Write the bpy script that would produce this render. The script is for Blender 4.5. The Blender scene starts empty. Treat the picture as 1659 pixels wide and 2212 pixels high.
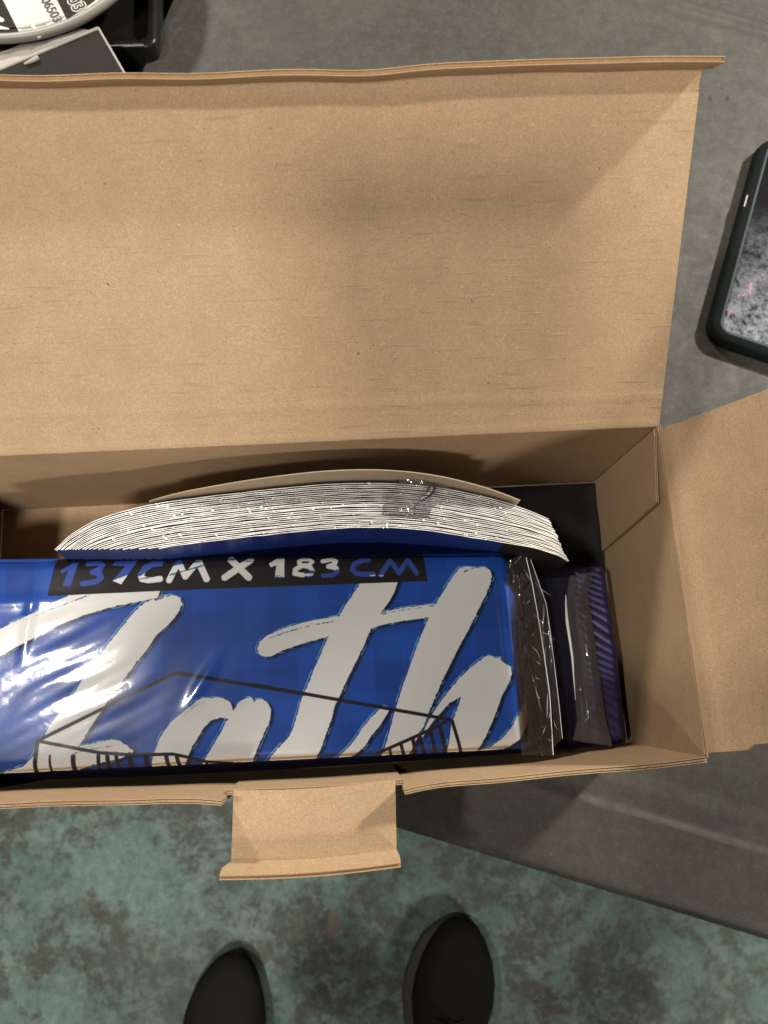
import bpy, bmesh, math, random
import numpy as np
from mathutils import Vector, Matrix

S = bpy.context.scene
COL = S.collection
random.seed(7)
RNG = np.random.default_rng(11)

# ------------------------------------------------------------------ camera
cam_d = bpy.data.cameras.new("camera")
cam = bpy.data.objects.new("camera", cam_d)
COL.objects.link(cam)
CAM_POS = Vector((0.0, 0.0, 0.65))
cam.matrix_world = Matrix(((0.99771, 0.04900, -0.04656, CAM_POS.x),
                           (-0.05826, 0.97271, -0.22458, CAM_POS.y),
                           (0.03428, 0.22678, 0.97334, CAM_POS.z),
                           (0, 0, 0, 1)))
cam_d.sensor_fit = 'HORIZONTAL'
cam_d.sensor_width = 5.70
cam_d.lens = 5.70 * 1661.0 / 1659.0
cam_d.clip_start = 0.02
cam_d.clip_end = 60
cam_d.dof.use_dof = True
cam_d.dof.focus_distance = 0.52
cam_d.dof.aperture_fstop = 1.9
S.camera = cam

# ------------------------------------------------------------------ dim room light and lamps
W = bpy.data.worlds.new("World")
S.world = W
W.use_nodes = True
bg = W.node_tree.nodes["Background"]
bg.inputs[0].default_value = (1.0, 0.93, 0.84, 1)
bg.inputs[1].default_value = 0.03

def lamp(name, pos, target, power, size, size_y=None, color=(1.0, 0.935, 0.845)):
    l = bpy.data.lights.new(name, 'AREA')
    l.energy = power
    l.color = color
    if size_y:
        l.shape = 'RECTANGLE'
        l.size = size
        l.size_y = size_y
    else:
        l.shape = 'DISK'
        l.size = size
    o = bpy.data.objects.new(name, l)
    COL.objects.link(o)
    o.location = pos
    d = Vector(target) - Vector(pos)
    o.rotation_euler = d.to_track_quat('-Z', 'Y').to_euler()
    return o

lamp("ceiling_lamp", (2.08, 1.52, 1.90), (0.0, 0.1, 0.1), 112, 0.20)
lamp("ceiling_lamp", (-1.28, 2.56, 1.85), (0.0, 0.1, 0.1), 80, 0.22)
lamp("ceiling_lamp", (-0.60, -1.18, 2.36), (0.05, 0.25, 0.2), 43, 0.32)
lamp("ceiling_lamp", (1.55, -2.10, 1.42), (0.05, 0.25, 0.2), 36, 0.34)
lamp("ceiling_lamp", (-1.00, 0.07, 2.20), (0.0, 0.1, 0.1), 24, 0.15)

vs = S.view_settings
vs.view_transform = 'Standard'
vs.look = 'None'
vs.exposure = 0.26
vs.gamma = 1.0
S.cycles.max_bounces = 8
S.cycles.transparent_max_bounces = 12
S.cycles.caustics_reflective = False
S.cycles.caustics_refractive = False
S.cycles.sample_clamp_indirect = 4.0

# ------------------------------------------------------------------ helpers
def empty(name, loc, label, cat, group=None):
    o = bpy.data.objects.new(name, None)
    o.empty_display_size = 0.02
    COL.objects.link(o)
    o.location = loc
    o["label"] = label
    o["category"] = cat
    if group:
        o["group"] = group
    return o

class MB:
    """collects faces in world coordinates; build() links ONE mesh object"""
    def __init__(self):
        self.v = []; self.f = []; self.uv = []; self.m = []; self.s = []
    def face(self, pts, uvs=None, mat=0, smooth=False):
        b = len(self.v)
        self.v.extend([tuple(p) for p in pts])
        self.f.append(tuple(range(b, b + len(pts))))
        self.uv.extend(uvs if uvs else [(0, 0)] * len(pts))
        self.m.append(mat); self.s.append(smooth)
    def grid(self, P, UV=None, mat=0, flip=False, smooth=True):
        n = len(P); k = len(P[0]); b = len(self.v)
        for i in range(n):
            for j in range(k):
                self.v.append(tuple(P[i][j]))
        for i in range(n - 1):
            for j in range(k - 1):
                q = [(i, j), (i + 1, j), (i + 1, j + 1), (i, j + 1)]
                if flip:
                    q.reverse()
                self.f.append(tuple(b + a * k + c for a, c in q))
                self.uv.extend([tuple(UV[a][c]) if UV is not None else (0, 0) for a, c in q])
                self.m.append(mat); self.s.append(smooth)
    def box(self, c, sx, sy, sz, rz=0.0, mat=0):
        cs, sn = math.cos(rz), math.sin(rz)
        def T(x, y, z):
            return (c[0] + x * cs - y * sn, c[1] + x * sn + y * cs, c[2] + z)
        X, Y, Z = sx / 2, sy / 2, sz / 2
        p = [T(a, b_, d) for d in (-Z, Z) for a, b_ in ((-X, -Y), (X, -Y), (X, Y), (-X, Y))]
        for q in ((3, 2, 1, 0), (4, 5, 6, 7), (0, 1, 5, 4), (1, 2, 6, 5), (2, 3, 7, 6), (3, 0, 4, 7)):
            self.face([p[i] for i in q], [(p[i][0], p[i][1]) for i in q], mat)
    def tube(self, pts, r, seg=8, mat=0, caps=True):
        pts = [Vector(p) for p in pts]
        rs = r if isinstance(r, (list, tuple)) else [r] * len(pts)
        rings = []
        for i, p in enumerate(pts):
            d = (pts[min(i + 1, len(pts) - 1)] - pts[max(i - 1, 0)]).normalized()
            a = d.orthogonal().normalized() if i == 0 else None
            if i == 0:
                ref = a
            else:
                ref = (ref - d * ref.dot(d)).normalized()
            bb = d.cross(ref)
            rings.append([p + (ref * math.cos(t) + bb * math.sin(t)) * rs[i] for t in [2 * math.pi * k / seg for k in range(seg + 1)]])
        self.grid(rings, None, mat, False, True)
        if caps:
            self.face([rings[0][k] for k in range(seg)], None, mat)
            self.face([rings[-1][k] for k in reversed(range(seg))], None, mat)
    def build(self, name, mats, parent=None, org=None):
        me = bpy.data.meshes.new(name)
        if org is None:
            org = ROOT_LOC.get(parent.name, Vector((0, 0, 0))) if parent else Vector((0, 0, 0))
        org = Vector(org)
        me.from_pydata([(x - org.x, y - org.y, z - org.z) for x, y, z in self.v], [], self.f)
        uvl = me.uv_layers.new(name="UVMap")
        uvl.data.foreach_set("uv", [c for p in self.uv for c in p])
        me.polygons.foreach_set("material_index", self.m)
        me.polygons.foreach_set("use_smooth", self.s)
        for m in (mats if isinstance(mats, (list, tuple)) else [mats]):
            me.materials.append(m)
        me.update()
        o = bpy.data.objects.new(name, me)
        COL.objects.link(o)
        if parent:
            o.parent = parent
            ROOT_LOC[o.name] = org
        else:
            o.location = org
            ROOT_LOC[o.name] = org
        return o

ROOT_LOC = {}
FZ = -0.65
def root(name, loc, label, cat, group=None):
    o = empty(name, loc, label, cat, group)
    ROOT_LOC[o.name] = Vector(loc)
    return o
def tag(o, label, cat, group=None, kind=None):
    if label: o["label"] = label
    if cat: o["category"] = cat
    if group: o["group"] = group
    if kind: o["kind"] = kind
    return o

def normals(P):
    n = len(P); k = len(P[0]); N = []
    for i in range(n):
        row = []
        for j in range(k):
            a = Vector(P[min(i + 1, n - 1)][j]) - Vector(P[max(i - 1, 0)][j])
            b = Vector(P[i][min(j + 1, k - 1)]) - Vector(P[i][max(j - 1, 0)])
            row.append(a.cross(b).normalized())
        N.append(row)
    return N

def slab(mb, P, N, t0, t1, UV, mat=0, edge_mat=None):
    em = mat if edge_mat is None else edge_mat
    n = len(P); k = len(P[0])
    A = [[Vector(P[i][j]) + N[i][j] * t1 for j in range(k)] for i in range(n)]
    B = [[Vector(P[i][j]) + N[i][j] * t0 for j in range(k)] for i in range(n)]
    mb.grid(A, UV, mat, False)
    mb.grid(B, UV, mat, True)
    for j in range(k - 1):
        mb.face([A[0][j], A[0][j + 1], B[0][j + 1], B[0][j]], [UV[0][j], UV[0][j + 1], UV[0][j + 1], UV[0][j]], em)
        mb.face([A[n - 1][j + 1], A[n - 1][j], B[n - 1][j], B[n - 1][j + 1]], [UV[-1][j + 1], UV[-1][j], UV[-1][j], UV[-1][j + 1]], em)
    for i in range(n - 1):
        mb.face([A[i + 1][0], A[i][0], B[i][0], B[i + 1][0]], [UV[i + 1][0], UV[i][0], UV[i][0], UV[i + 1][0]], em)
        mb.face([A[i][k - 1], A[i + 1][k - 1], B[i + 1][k - 1], B[i][k - 1]], [UV[i][-1], UV[i + 1][-1], UV[i + 1][-1], UV[i][-1]], em)

def board(mb, fn, nu, nv, th=0.0022, lu=0.3, lv=0.2, mat=0, core=1, inset=0.0013):
    """corrugated card: two liners with a recessed fluted core between them. u runs along the hinge."""
    us = [i / nu for i in range(nu + 1)]; vv = [j / nv for j in range(nv + 1)]
    P = [[Vector(fn(u, v)) for v in vv] for u in us]
    N = normals(P)
    UV = [[(u * lu, v * lv) for v in vv] for u in us]
    lt = 0.00042; h = th / 2
    slab(mb, P, N, h - lt, h, UV, mat)
    slab(mb, P, N, -h, -h + lt, UV, mat)
    iu = inset / lu; iv = inset / lv
    us2 = [iu + (1 - 2 * iu) * u for u in us]; vv2 = [iv + (1 - 2 * iv) * v for v in vv]
    P2 = [[Vector(fn(u, v)) for v in vv2] for u in us2]
    slab(mb, P2, normals(P2), -h + lt + 5e-5, h - lt - 5e-5, UV, core)

def bil(a, b, c, d):
    a, b, c, d = map(Vector, (a, b, c, d))
    def f(u, v):
        return (a * (1 - u) + b * u) * (1 - v) + (d * (1 - u) + c * u) * v
    return f

# ------------------------------------------------------------------ material helpers
class NT:
    def __init__(self, name):
        self.mat = bpy.data.materials.new(name)
        self.mat.use_nodes = True
        self.t = self.mat.node_tree
        self.p = self.t.nodes["Principled BSDF"]
        self.out = self.t.nodes["Material Output"]
    def n(self, typ, **kw):
        x = self.t.nodes.new(typ)
        for k, v in kw.items():
            setattr(x, k, v)
        return x
    def l(self, a, b):
        self.t.links.new(a, b)
    def val(self, node, **kw):
        for k, v in kw.items():
            node.inputs[k.replace("_", " ")].default_value = v
        return node
    def coord(self, which="Object", scale=(1, 1, 1), rot=(0, 0, 0)):
        tc = self.n("ShaderNodeTexCoord")
        mp = self.n("ShaderNodeMapping")
        mp.inputs["Scale"].default_value = scale
        mp.inputs["Rotation"].default_value = rot
        self.l(tc.outputs[which], mp.inputs[0])
        return mp.outputs[0]
    def noise(self, co, scale, detail=4, rough=0.55, dist=0.0):
        x = self.n("ShaderNodeTexNoise")
        x.inputs["Scale"].default_value = scale
        x.inputs["Detail"].default_value = detail
        x.inputs["Roughness"].default_value = rough
        x.inputs["Distortion"].default_value = dist
        self.l(co, x.inputs["Vector"])
        return x.outputs["Fac"]
    def ramp(self, fac, stops):
        x = self.n("ShaderNodeValToRGB")
        e = x.color_ramp.elements
        while len(e) < len(stops):
            e.new(0.5)
        for i, (p, c) in enumerate(stops):
            e[i].position = p
            e[i].color = (c, c, c, 1) if not isinstance(c, (tuple, list)) else (*c, 1)
        self.l(fac, x.inputs[0])
        return x.outputs[0]
    def mix(self, fac, a, b, mode='MIX'):
        x = self.n("ShaderNodeMixRGB", blend_type=mode)
        for i, s in enumerate((fac, a, b)):
            if isinstance(s, (int, float)):
                x.inputs[i].default_value = s
            elif isinstance(s, (tuple, list)):
                x.inputs[i].default_value = (*s, 1)
            else:
                self.l(s, x.inputs[i])
        return x.outputs[0]
    def bump(self, h, strength=0.3, dist=0.001):
        x = self.n("ShaderNodeBump")
        x.inputs["Strength"].default_value = strength
        x.inputs["Distance"].default_value = dist
        self.l(h, x.inputs["Height"])
        self.l(x.outputs[0], self.p.inputs["Normal"])
        return x

def kraft(name, base=(0.395, 0.272, 0.161), dark=(0.325, 0.222, 0.130)):
    k = NT(name)
    co = k.coord("Object")
    uv = k.coord("UV")
    c = k.mix(k.ramp(k.noise(co, 45, 5, 0.6), [(0.3, 0.0), (0.72, 1.0)]), base, dark)
    c = k.mix(k.ramp(k.noise(co, 800, 3, 0.7), [(0.38, 0.0), (0.62, 0.75)]), c, tuple(x * 0.66 for x in base))
    c = k.mix(k.ramp(k.noise(co, 330, 3, 0.7, 0.3), [(0.45, 0.0), (0.66, 0.55)]), c, tuple(x * 0.74 for x in base))
    c = k.mix(k.ramp(k.noise(co, 820, 2, 0.6, 1.2), [(0.60, 0.0), (0.72, 0.5)]), c, tuple(min(1, x * 1.38) for x in base))
    # dark recycled-fibre specks
    c = k.mix(k.ramp(k.noise(co, 330, 2, 0.5, 2.5), [(0.665, 0.0), (0.73, 0.7)]), c, (0.15, 0.095, 0.052))
    c = k.mix(k.ramp(k.noise(co, 150, 1, 0.5, 3.0), [(0.80, 0.0), (0.825, 0.9)]), c, (0.09, 0.055, 0.03))
    # broken flute lines
    mp = k.coord("UV", (28, 330, 1))
    fl = k.ramp(k.noise(mp, 1.0, 2, 0.5), [(0.60, 0.0), (0.72, 1.0)])
    br = k.ramp(k.noise(uv, 17, 2), [(0.42, 0.0), (0.62, 0.55)])
    c = k.mix(k.mix(1.0, fl, br, 'MULTIPLY'), c, tuple(x * 0.55 for x in base))
    k.l(c, k.p.inputs["Base Color"])
    k.p.inputs["Roughness"].default_value = 0.82
    k.p.inputs["Specular IOR Level"].default_value = 0.25
    h = k.mix(0.5, k.noise(co, 900, 3, 0.7), fl)
    k.bump(h, 0.4, 0.0005)
    return k.mat

M_KRAFT = kraft("kraft_cardboard")
M_CORE = kraft("fluted_core", (0.36, 0.22, 0.11), (0.28, 0.17, 0.08))

def simple(name, col, rough=0.5, spec=0.5, noise=0.12, scale=60, coat=0.0, metallic=0.0, bump=0.0):
    k = NT(name)
    co = k.coord("Object")
    c = k.mix(k.noise(co, scale, 5, 0.6), tuple(x * (1 - noise) for x in col), tuple(min(1, x * (1 + noise)) for x in col))
    k.l(c, k.p.inputs["Base Color"])
    k.p.inputs["Roughness"].default_value = rough
    k.p.inputs["Specular IOR Level"].default_value = spec
    k.p.inputs["Coat Weight"].default_value = coat
    k.p.inputs["Metallic"].default_value = metallic
    if bump:
        k.bump(k.noise(co, scale * 6, 4, 0.6), bump, 0.0006)
    return k.mat

def spot(k, co, centre, radius, stretch=(1, 1, 1), wob=0.35, nscale=60):
    """mask of one chip or stain at a place, with a ragged outline"""
    sub = k.n("ShaderNodeVectorMath", operation='SUBTRACT'); k.l(co, sub.inputs[0]); sub.inputs[1].default_value = centre
    mul = k.n("ShaderNodeVectorMath", operation='MULTIPLY'); k.l(sub.outputs[0], mul.inputs[0]); mul.inputs[1].default_value = stretch
    ln = k.n("ShaderNodeVectorMath", operation='LENGTH'); k.l(mul.outputs[0], ln.inputs[0])
    ad = k.n("ShaderNodeMath", operation='MULTIPLY_ADD'); k.l(k.noise(co, nscale, 4, 0.6), ad.inputs[0]); ad.inputs[1].default_value = wob * radius * 2; k.l(ln.outputs["Value"], ad.inputs[2])
    mr = k.n("ShaderNodeMapRange"); k.l(ad.outputs[0], mr.inputs[0])
    mr.inputs[1].default_value = radius * (0.9 + wob); mr.inputs[2].default_value = radius * (1.15 + wob); mr.inputs[3].default_value = 1; mr.inputs[4].default_value = 0
    return mr.outputs[0]

def floor_mat():
    k = NT("painted_concrete_floor")
    co = k.n("ShaderNodeNewGeometry").outputs["Position"]
    big = k.noise(co, 6.0, 10, 0.68, 0.25)
    mid = k.noise(co, 30.0, 14, 0.76, 0.2)
    fine = k.noise(co, 95.0, 8, 0.72, 0.1)
    teal = k.mix(k.ramp(fine, [(0.34, 0.0), (0.66, 1.0)]), (0.076, 0.138, 0.120), (0.152, 0.232, 0.203))
    bare = k.mix(k.ramp(fine, [(0.34, 0.0), (0.66, 1.0)]), (0.050, 0.057, 0.045), (0.108, 0.112, 0.090))
    sel = k.mix(0.5, mid, big)
    c = k.mix(k.ramp(sel, [(0.470, 0.0), (0.530, 1.0)]), teal, bare)
    pale = k.ramp(k.noise(co, 34.0, 12, 0.74, 0.3), [(0.53, 0.0), (0.585, 0.7)])
    c = k.mix(pale, c, (0.185, 0.255, 0.215))
    dk = k.ramp(k.noise(co, 3.1, 6, 0.65), [(0.44, 0.0), (0.62, 0.55)])
    c = k.mix(dk, c, (0.055, 0.085, 0.070))
    sp = k.ramp(k.noise(co, 240.0, 3, 0.6), [(0.68, 0.0), (0.76, 0.5)])
    c = k.mix(sp, c, (0.04, 0.04, 0.034))
    c = k.mix(spot(k, co, (-0.053, -0.346, FZ), 0.015, (1.3, 0.8, 0), 0.9, 45), c, (0.17, 0.135, 0.11))
    k.l(c, k.p.inputs["Base Color"])
    k.l(k.ramp(mid, [(0.35, 0.42), (0.65, 0.75)]), k.p.inputs["Roughness"])
    k.p.inputs["Specular IOR Level"].default_value = 0.35
    k.bump(k.mix(0.5, mid, fine), 0.25, 0.002)
    return k.mat

def table_mat():
    k = NT("scuffed_grey_table")
    co = k.coord("Object")
    tcw = k.n("ShaderNodeNewGeometry"); cw2 = tcw.outputs["Position"]
    a = k.noise(co, 6.0, 8, 0.62, 0.5)
    b = k.noise(co, 38.0, 8, 0.66, 0.8)
    c = k.mix(k.ramp(a, [(0.42, 0.0), (0.60, 1.0)]), (0.034, 0.0295, 0.0245), (0.052, 0.045, 0.037))
    c = k.mix(k.ramp(b, [(0.45, 0.0), (0.60, 0.65)]), c, (0.036, 0.032, 0.028))
    c = k.mix(k.ramp(k.noise(co, 130, 8, 0.75), [(0.42, 0.0), (0.62, 0.32)]), c, (0.070, 0.088, 0.074))
    c = k.mix(k.ramp(k.noise(co, 420, 4, 0.7), [(0.46, 0.0), (0.62, 0.35)]), c, (0.030, 0.027, 0.024))
    # scratches in two directions, one set across the board
    for rot, st in ((0.5, 0.25), (1.9, 0.2), (0.34, 0.2)):
        s = k.coord("Object", (9, 240, 1), (0, 0, rot))
        f = k.ramp(k.noise(s, 1.0, 4, 0.6), [(0.66, 0.0), (0.76, st)])
        c = k.mix(f, c, (0.085, 0.076, 0.064))
    c = k.mix(k.ramp(k.noise(co, 20, 3, 0.5, 2.0), [(0.72, 0.0), (0.78, 0.5)]), c, (0.045, 0.042, 0.04))
    c = k.mix(k.ramp(k.noise(co, 300, 3, 0.6), [(0.62, 0.0), (0.72, 0.45)]), c, (0.105, 0.096, 0.083))
    for px, py, r_ in ((0.3854, 0.562, 0.0024), (0.4035, 0.5615, 0.0028), (0.3997, 0.5737, 0.0012), (0.378, 0.566, 0.0014), (0.262, 0.33, 0.002)):
        c = k.mix(spot(k, cw2, (px, py, 0), r_, (1.25, 0.8, 0), 0.9, 420), c, (0.010, 0.014, 0.013))
    rg = spot(k, cw2, (0.3028, 0.284, 0), 0.0125, (1, 1, 0), 0.1); rg2 = spot(k, cw2, (0.3028, 0.284, 0), 0.0110, (1, 1, 0), 0.1)
    sb2 = k.n("ShaderNodeMath", operation='SUBTRACT'); k.l(rg, sb2.inputs[0]); k.l(rg2, sb2.inputs[1]); sb2.use_clamp = True
    sc2 = k.n("ShaderNodeMath", operation='MULTIPLY'); k.l(sb2.outputs[0], sc2.inputs[0]); sc2.inputs[1].default_value = 0.5
    c = k.mix(sc2.outputs[0], c, (0.05, 0.045, 0.04))
    k.l(c, k.p.inputs["Base Color"])
    k.l(k.ramp(b, [(0.3, 0.46), (0.7, 0.7)]), k.p.inputs["Roughness"])
    k.p.inputs["Specular IOR Level"].default_value = 0.28
    k.bump(k.mix(0.4, b, k.noise(co, 220, 4, 0.6)), 0.3, 0.0008)
    return k.mat

def film_mat(name, rough=0.07, haze=0.03, boost=1.6, base=0.02, tint=(0.93, 0.94, 0.97), soft=0.0):
    k = NT(name)
    t = k.t
    t.nodes.remove(k.p)
    tr = k.n("ShaderNodeBsdfTransparent"); tr.inputs[0].default_value = (*tint, 1)
    gl = k.n("ShaderNodeBsdfGlossy"); gl.inputs["Roughness"].default_value = rough
    df = k.n("ShaderNodeBsdfDiffuse"); df.inputs[0].default_value = (0.8, 0.8, 0.8, 1)
    fr = k.n("ShaderNodeFresnel"); fr.inputs[0].default_value = 1.45
    co = k.coord("Object")
    bp = k.n("ShaderNodeBump"); bp.inputs["Strength"].default_value = 0.12; bp.inputs["Distance"].default_value = 0.0006
    k.l(k.noise(co, 160, 4, 0.6, 0.5), bp.inputs["Height"])
    k.l(bp.outputs[0], gl.inputs["Normal"]); k.l(bp.outputs[0], fr.inputs["Normal"])
    m1 = k.n("ShaderNodeMath", operation='MULTIPLY_ADD'); m1.inputs[1].default_value = boost; m1.inputs[2].default_value = base; m1.use_clamp = True
    k.l(fr.outputs[0], m1.inputs[0])
    g2 = k.n("ShaderNodeBsdfGlossy"); g2.inputs["Roughness"].default_value = 0.26
    gm = k.n("ShaderNodeMixShader"); gm.inputs[0].default_value = soft
    k.l(gl.outputs[0], gm.inputs[1]); k.l(g2.outputs[0], gm.inputs[2]); gl = gm
    a = k.n("ShaderNodeMixShader"); a.inputs[0].default_value = haze
    k.l(tr.outputs[0], a.inputs[1]); k.l(df.outputs[0], a.inputs[2])
    b = k.n("ShaderNodeMixShader")
    k.l(m1.outputs[0], b.inputs[0]); k.l(a.outputs[0], b.inputs[1]); k.l(gl.outputs[0], b.inputs[2])
    k.l(b.outputs[0], k.out.inputs[0])
    return k.mat

M_FLOOR = floor_mat()
M_TABLE = table_mat()
M_FILM = film_mat("clear_film", 0.09, 0.002, 1.15, 0.0, (0.98, 0.985, 1.0), 0.34)
M_CRINKLE = film_mat("crinkled_clear_film", 0.06, 0.022, 1.5, 0.03, (0.97, 0.97, 0.98))
M_PAPER = simple("white_paper_edge", (0.74, 0.72, 0.67), 0.7, 0.3, 0.1, 400)
M_BLUE_FACE = simple("blue_printed_face", (0.009, 0.022, 0.125), 0.35, 0.5, 0.2, 30)
M_BLUE_EDGE = simple("dark_blue_print", (0.02, 0.03, 0.10), 0.5, 0.4, 0.2, 30)
M_BACKCARD = simple("grey_backing_card", (0.30, 0.235, 0.165), 0.7, 0.3, 0.12, 120)
M_BLACK_CARD = simple("black_card", (0.018, 0.0155, 0.0135), 0.8, 0.12, 0.15, 80)
M_WHITE_CARD = simple("white_card_edge", (0.30, 0.28, 0.25), 0.7, 0.3, 0.15, 90)
M_BLACK_PLASTIC = simple("black_plastic", (0.009, 0.008, 0.007), 0.30, 0.4, 0.2, 90)
M_LID_PLASTIC = simple("grey_white_plastic", (0.195, 0.185, 0.162), 0.42, 0.5, 0.05, 40)
M_STICKER = simple("white_sticker", (0.36, 0.345, 0.315), 0.5, 0.4, 0.04, 60)
M_STICKER_BLACK = simple("black_sticker", (0.022, 0.018, 0.016), 0.8, 0.12, 0.15, 60)
M_INK = simple("black_ink", (0.04, 0.035, 0.033), 0.6, 0.3, 0.1, 60)
M_CASE = simple("dark_rubber_case", (0.005, 0.007, 0.0065), 0.8, 0.08, 0.2, 300, bump=0.15)
M_CASE_RIM = simple("worn_case_rim", (0.030, 0.040, 0.041), 0.6, 0.25, 0.2, 200)
M_SHADE_BLACK = simple("painted_shade_black", (0.008, 0.007, 0.007), 0.7, 0.15, 0.2, 60)  # black for painted shade: sheet ends and box floor
M_STEEL = simple("grey_steel", (0.18, 0.17, 0.16), 0.45, 0.5, 0.15, 50, metallic=0.6)
M_SHOE = simple("dark_shoe_fabric", (0.017, 0.016, 0.0125), 0.95, 0.04, 0.25, 400, bump=0.5)
M_SOLE = simple("grey_shoe_sole", (0.050, 0.046, 0.040), 0.7, 0.3, 0.15, 200)
M_LACE = simple("black_lace", (0.008, 0.008, 0.008), 0.8, 0.2, 0.2, 300)
M_TROUSER = simple("dark_trouser_cloth", (0.02, 0.021, 0.025), 0.9, 0.2, 0.2, 200)

# ------------------------------------------------------------------ flat print of the packet, drawn into an image in memory
# outlines in millimetres on the packet top
WHITE=[[(-273.1,44.8),(-248.6,56.8),(-237.4,62.0),(-224.9,67.5),(-213.7,73.4),(-198.4,79.1),(-185.7,86.6),(-142.8,85.6),(-136.2,78.7),(-138.8,72.9),(-143.9,72.2),(-154.3,70.8),(-172.3,67.9),(-190.2,63.6),(-210.5,56.3),(-231.6,46.0),(-247.6,38.0),(-271.8,24.6)],[(-142.6,72.7),(-140.0,71.2),(-133.6,74.6),(-127.7,74.9),(-122.5,72.6),(-121.4,67.3),(-123.8,62.2),(-128.3,56.2),(-134.7,50.8),(-139.8,46.0),(-146.1,36.3),(-153.7,27.6),(-161.1,17.9),(-168.5,8.4),(-175.8,-2.1),(-183.1,-12.7),(-189.0,-22.1),(-192.0,-26.1),(-180.3,-23.8),(-170.4,-22.6),(-164.2,-23.6),(-157.9,-27.8),(-154.4,-30.5),(-155.1,-32.3),(-165.2,-35.8),(-175.0,-37.1),(-184.8,-38.9),(-193.3,-42.0),(-195.5,-50.4),(-242.9,-50.9),(-267.2,-49.4),(-267.4,-45.9),(-243.5,-40.5),(-236.3,-38.4),(-227.8,-35.9),(-221.9,-30.9),(-218.0,-22.7),(-212.8,-13.4),(-207.0,-4.6),(-199.7,3.0),(-192.6,14.4),(-185.3,25.2),(-176.8,37.4),(-166.8,49.7),(-159.3,58.9),(-154.2,64.9),(-147.8,70.3)],[(-144.5,-57.1),(-142.6,-39.4),(-139.2,-29.9),(-135.5,-21.7),(-129.3,-13.5),(-121.8,-7.8),(-116.7,-3.8),(-111.7,0.0),(-106.6,2.0),(-101.5,1.2),(-97.7,1.7),(-92.6,0.4),(-88.2,-2.3),(-86.1,-8.4),(-82.5,-2.7),(-77.4,-0.2),(-73.5,0.3),(-71.7,-3.1),(-69.5,-1.2),(-65.9,-1.4),(-62.2,-4.5),(-60.1,-9.0),(-61.2,-16.3),(-65.1,-23.7),(-69.1,-31.8),(-73.1,-41.2),(-79.6,-56.4),(-115.6,-54.1),(-106.8,-39.8),(-100.5,-30.8),(-95.4,-22.9),(-90.0,-13.0),(-95.3,-12.3),(-101.6,-13.9),(-106.7,-18.5),(-110.5,-24.4),(-115.5,-32.6),(-120.5,-43.1),(-124.2,-54.8)],[(10.9,85.5),(36.3,84.1),(33.3,74.9),(30.7,68.3),(26.3,61.6),(21.2,55.3),(16.6,47.9),(12.7,43.5),(6.8,31.5),(1.0,21.3),(-4.7,11.4),(-10.4,0.6),(-15.9,-9.1),(-18.9,-18.8),(-23.2,-28.7),(-26.0,-35.6),(-30.1,-43.2),(-36.9,-59.0),(-75.6,-56.6),(-61.5,-40.7),(-55.0,-34.1),(-48.5,-28.1),(-45.1,-22.2),(-41.7,-12.5),(-38.8,-3.0),(-34.7,4.8),(-30.4,14.7),(-24.8,25.6),(-20.6,34.4),(-17.7,40.7),(-13.3,51.5),(-9.9,53.3),(-4.9,60.9),(0.7,68.6),(5.7,74.7)],[(-9.2,53.5),(-18.5,52.1),(-31.7,50.6),(-44.9,48.0),(-54.1,44.9),(-62.0,41.9),(-66.6,38.2),(-68.7,33.2),(-68.1,30.0),(-63.6,27.4),(-58.5,27.5),(-51.9,30.7),(-42.7,33.4),(-32.2,36.0),(-25.7,37.6),(-15.1,39.5),(2.0,40.9),(12.6,42.9),(20.7,45.1),(34.0,46.9),(47.3,47.8),(56.0,48.6),(61.3,57.6),(59.3,58.0),(48.0,57.4),(34.6,56.1),(23.9,54.7),(15.7,51.6)],[(75.7,79.3),(79.5,83.5),(84.9,84.0),(92.9,82.5),(98.4,83.0),(101.9,80.0),(102.4,75.2),(99.8,68.3),(95.0,59.5),(88.7,49.2),(82.5,39.0),(76.5,29.9),(71.9,22.7),(65.8,12.5),(59.9,2.8),(55.3,-6.0),(50.8,-14.5),(46.2,-24.0),(41.9,-31.1),(34.6,-44.2),(27.0,-63.0),(9.4,-61.9),(15.6,-43.0),(17.7,-38.3),(21.6,-27.4),(24.7,-17.7),(28.6,-7.7),(32.4,1.9),(37.0,12.1),(41.7,23.1),(46.3,33.2),(50.9,42.1),(54.0,48.7),(59.3,58.0),(64.5,64.5),(70.5,72.9)],[(20.0,-11.0),(22.0,-13.6),(18.9,-18.9),(14.0,-25.1),(8.6,-30.6),(3.1,-37.6),(-2.2,-41.9),(-6.1,-44.3),(-17.5,-45.2),(-12.3,-41.3),(-7.0,-36.8),(-1.6,-30.7),(3.8,-23.9),(9.3,-18.0),(14.7,-13.4)],[(43.1,-32.4),(50.3,-20.5),(56.1,-13.1),(64.6,-3.5),(71.7,3.7),(80.2,10.9),(87.4,15.6),(91.6,18.6),(96.1,19.5),(98.0,18.6),(99.4,17.0),(102.6,17.9),(103.8,14.6),(109.4,10.9),(110.3,6.3),(108.1,0.0),(102.0,-8.7),(97.1,-19.5),(92.5,-28.0),(87.8,-36.4),(82.2,-44.6),(71.2,-65.8),(52.2,-64.6),(60.9,-43.3),(62.8,-34.8),(64.9,-25.1),(68.7,-17.8),(73.1,-7.8),(63.9,-12.3),(56.9,-19.0),(49.9,-26.0),(43.6,-34.3)],[(130.9,3.8),(122.7,-5.9),(118.5,-14.5),(112.4,-22.9),(106.4,-31.3),(99.3,-38.0),(91.1,-43.3),(82.5,-45.9),(88.1,-47.2),(102.5,-44.9),(112.1,-39.1),(118.1,-31.4),(128.8,-16.4)]]
BANNER=[(-211.5,105.6),(-127.8,105.5),(53.2,97.4),(55.2,74.8),(-127.7,77.9),(-216.2,78.6)]
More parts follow.
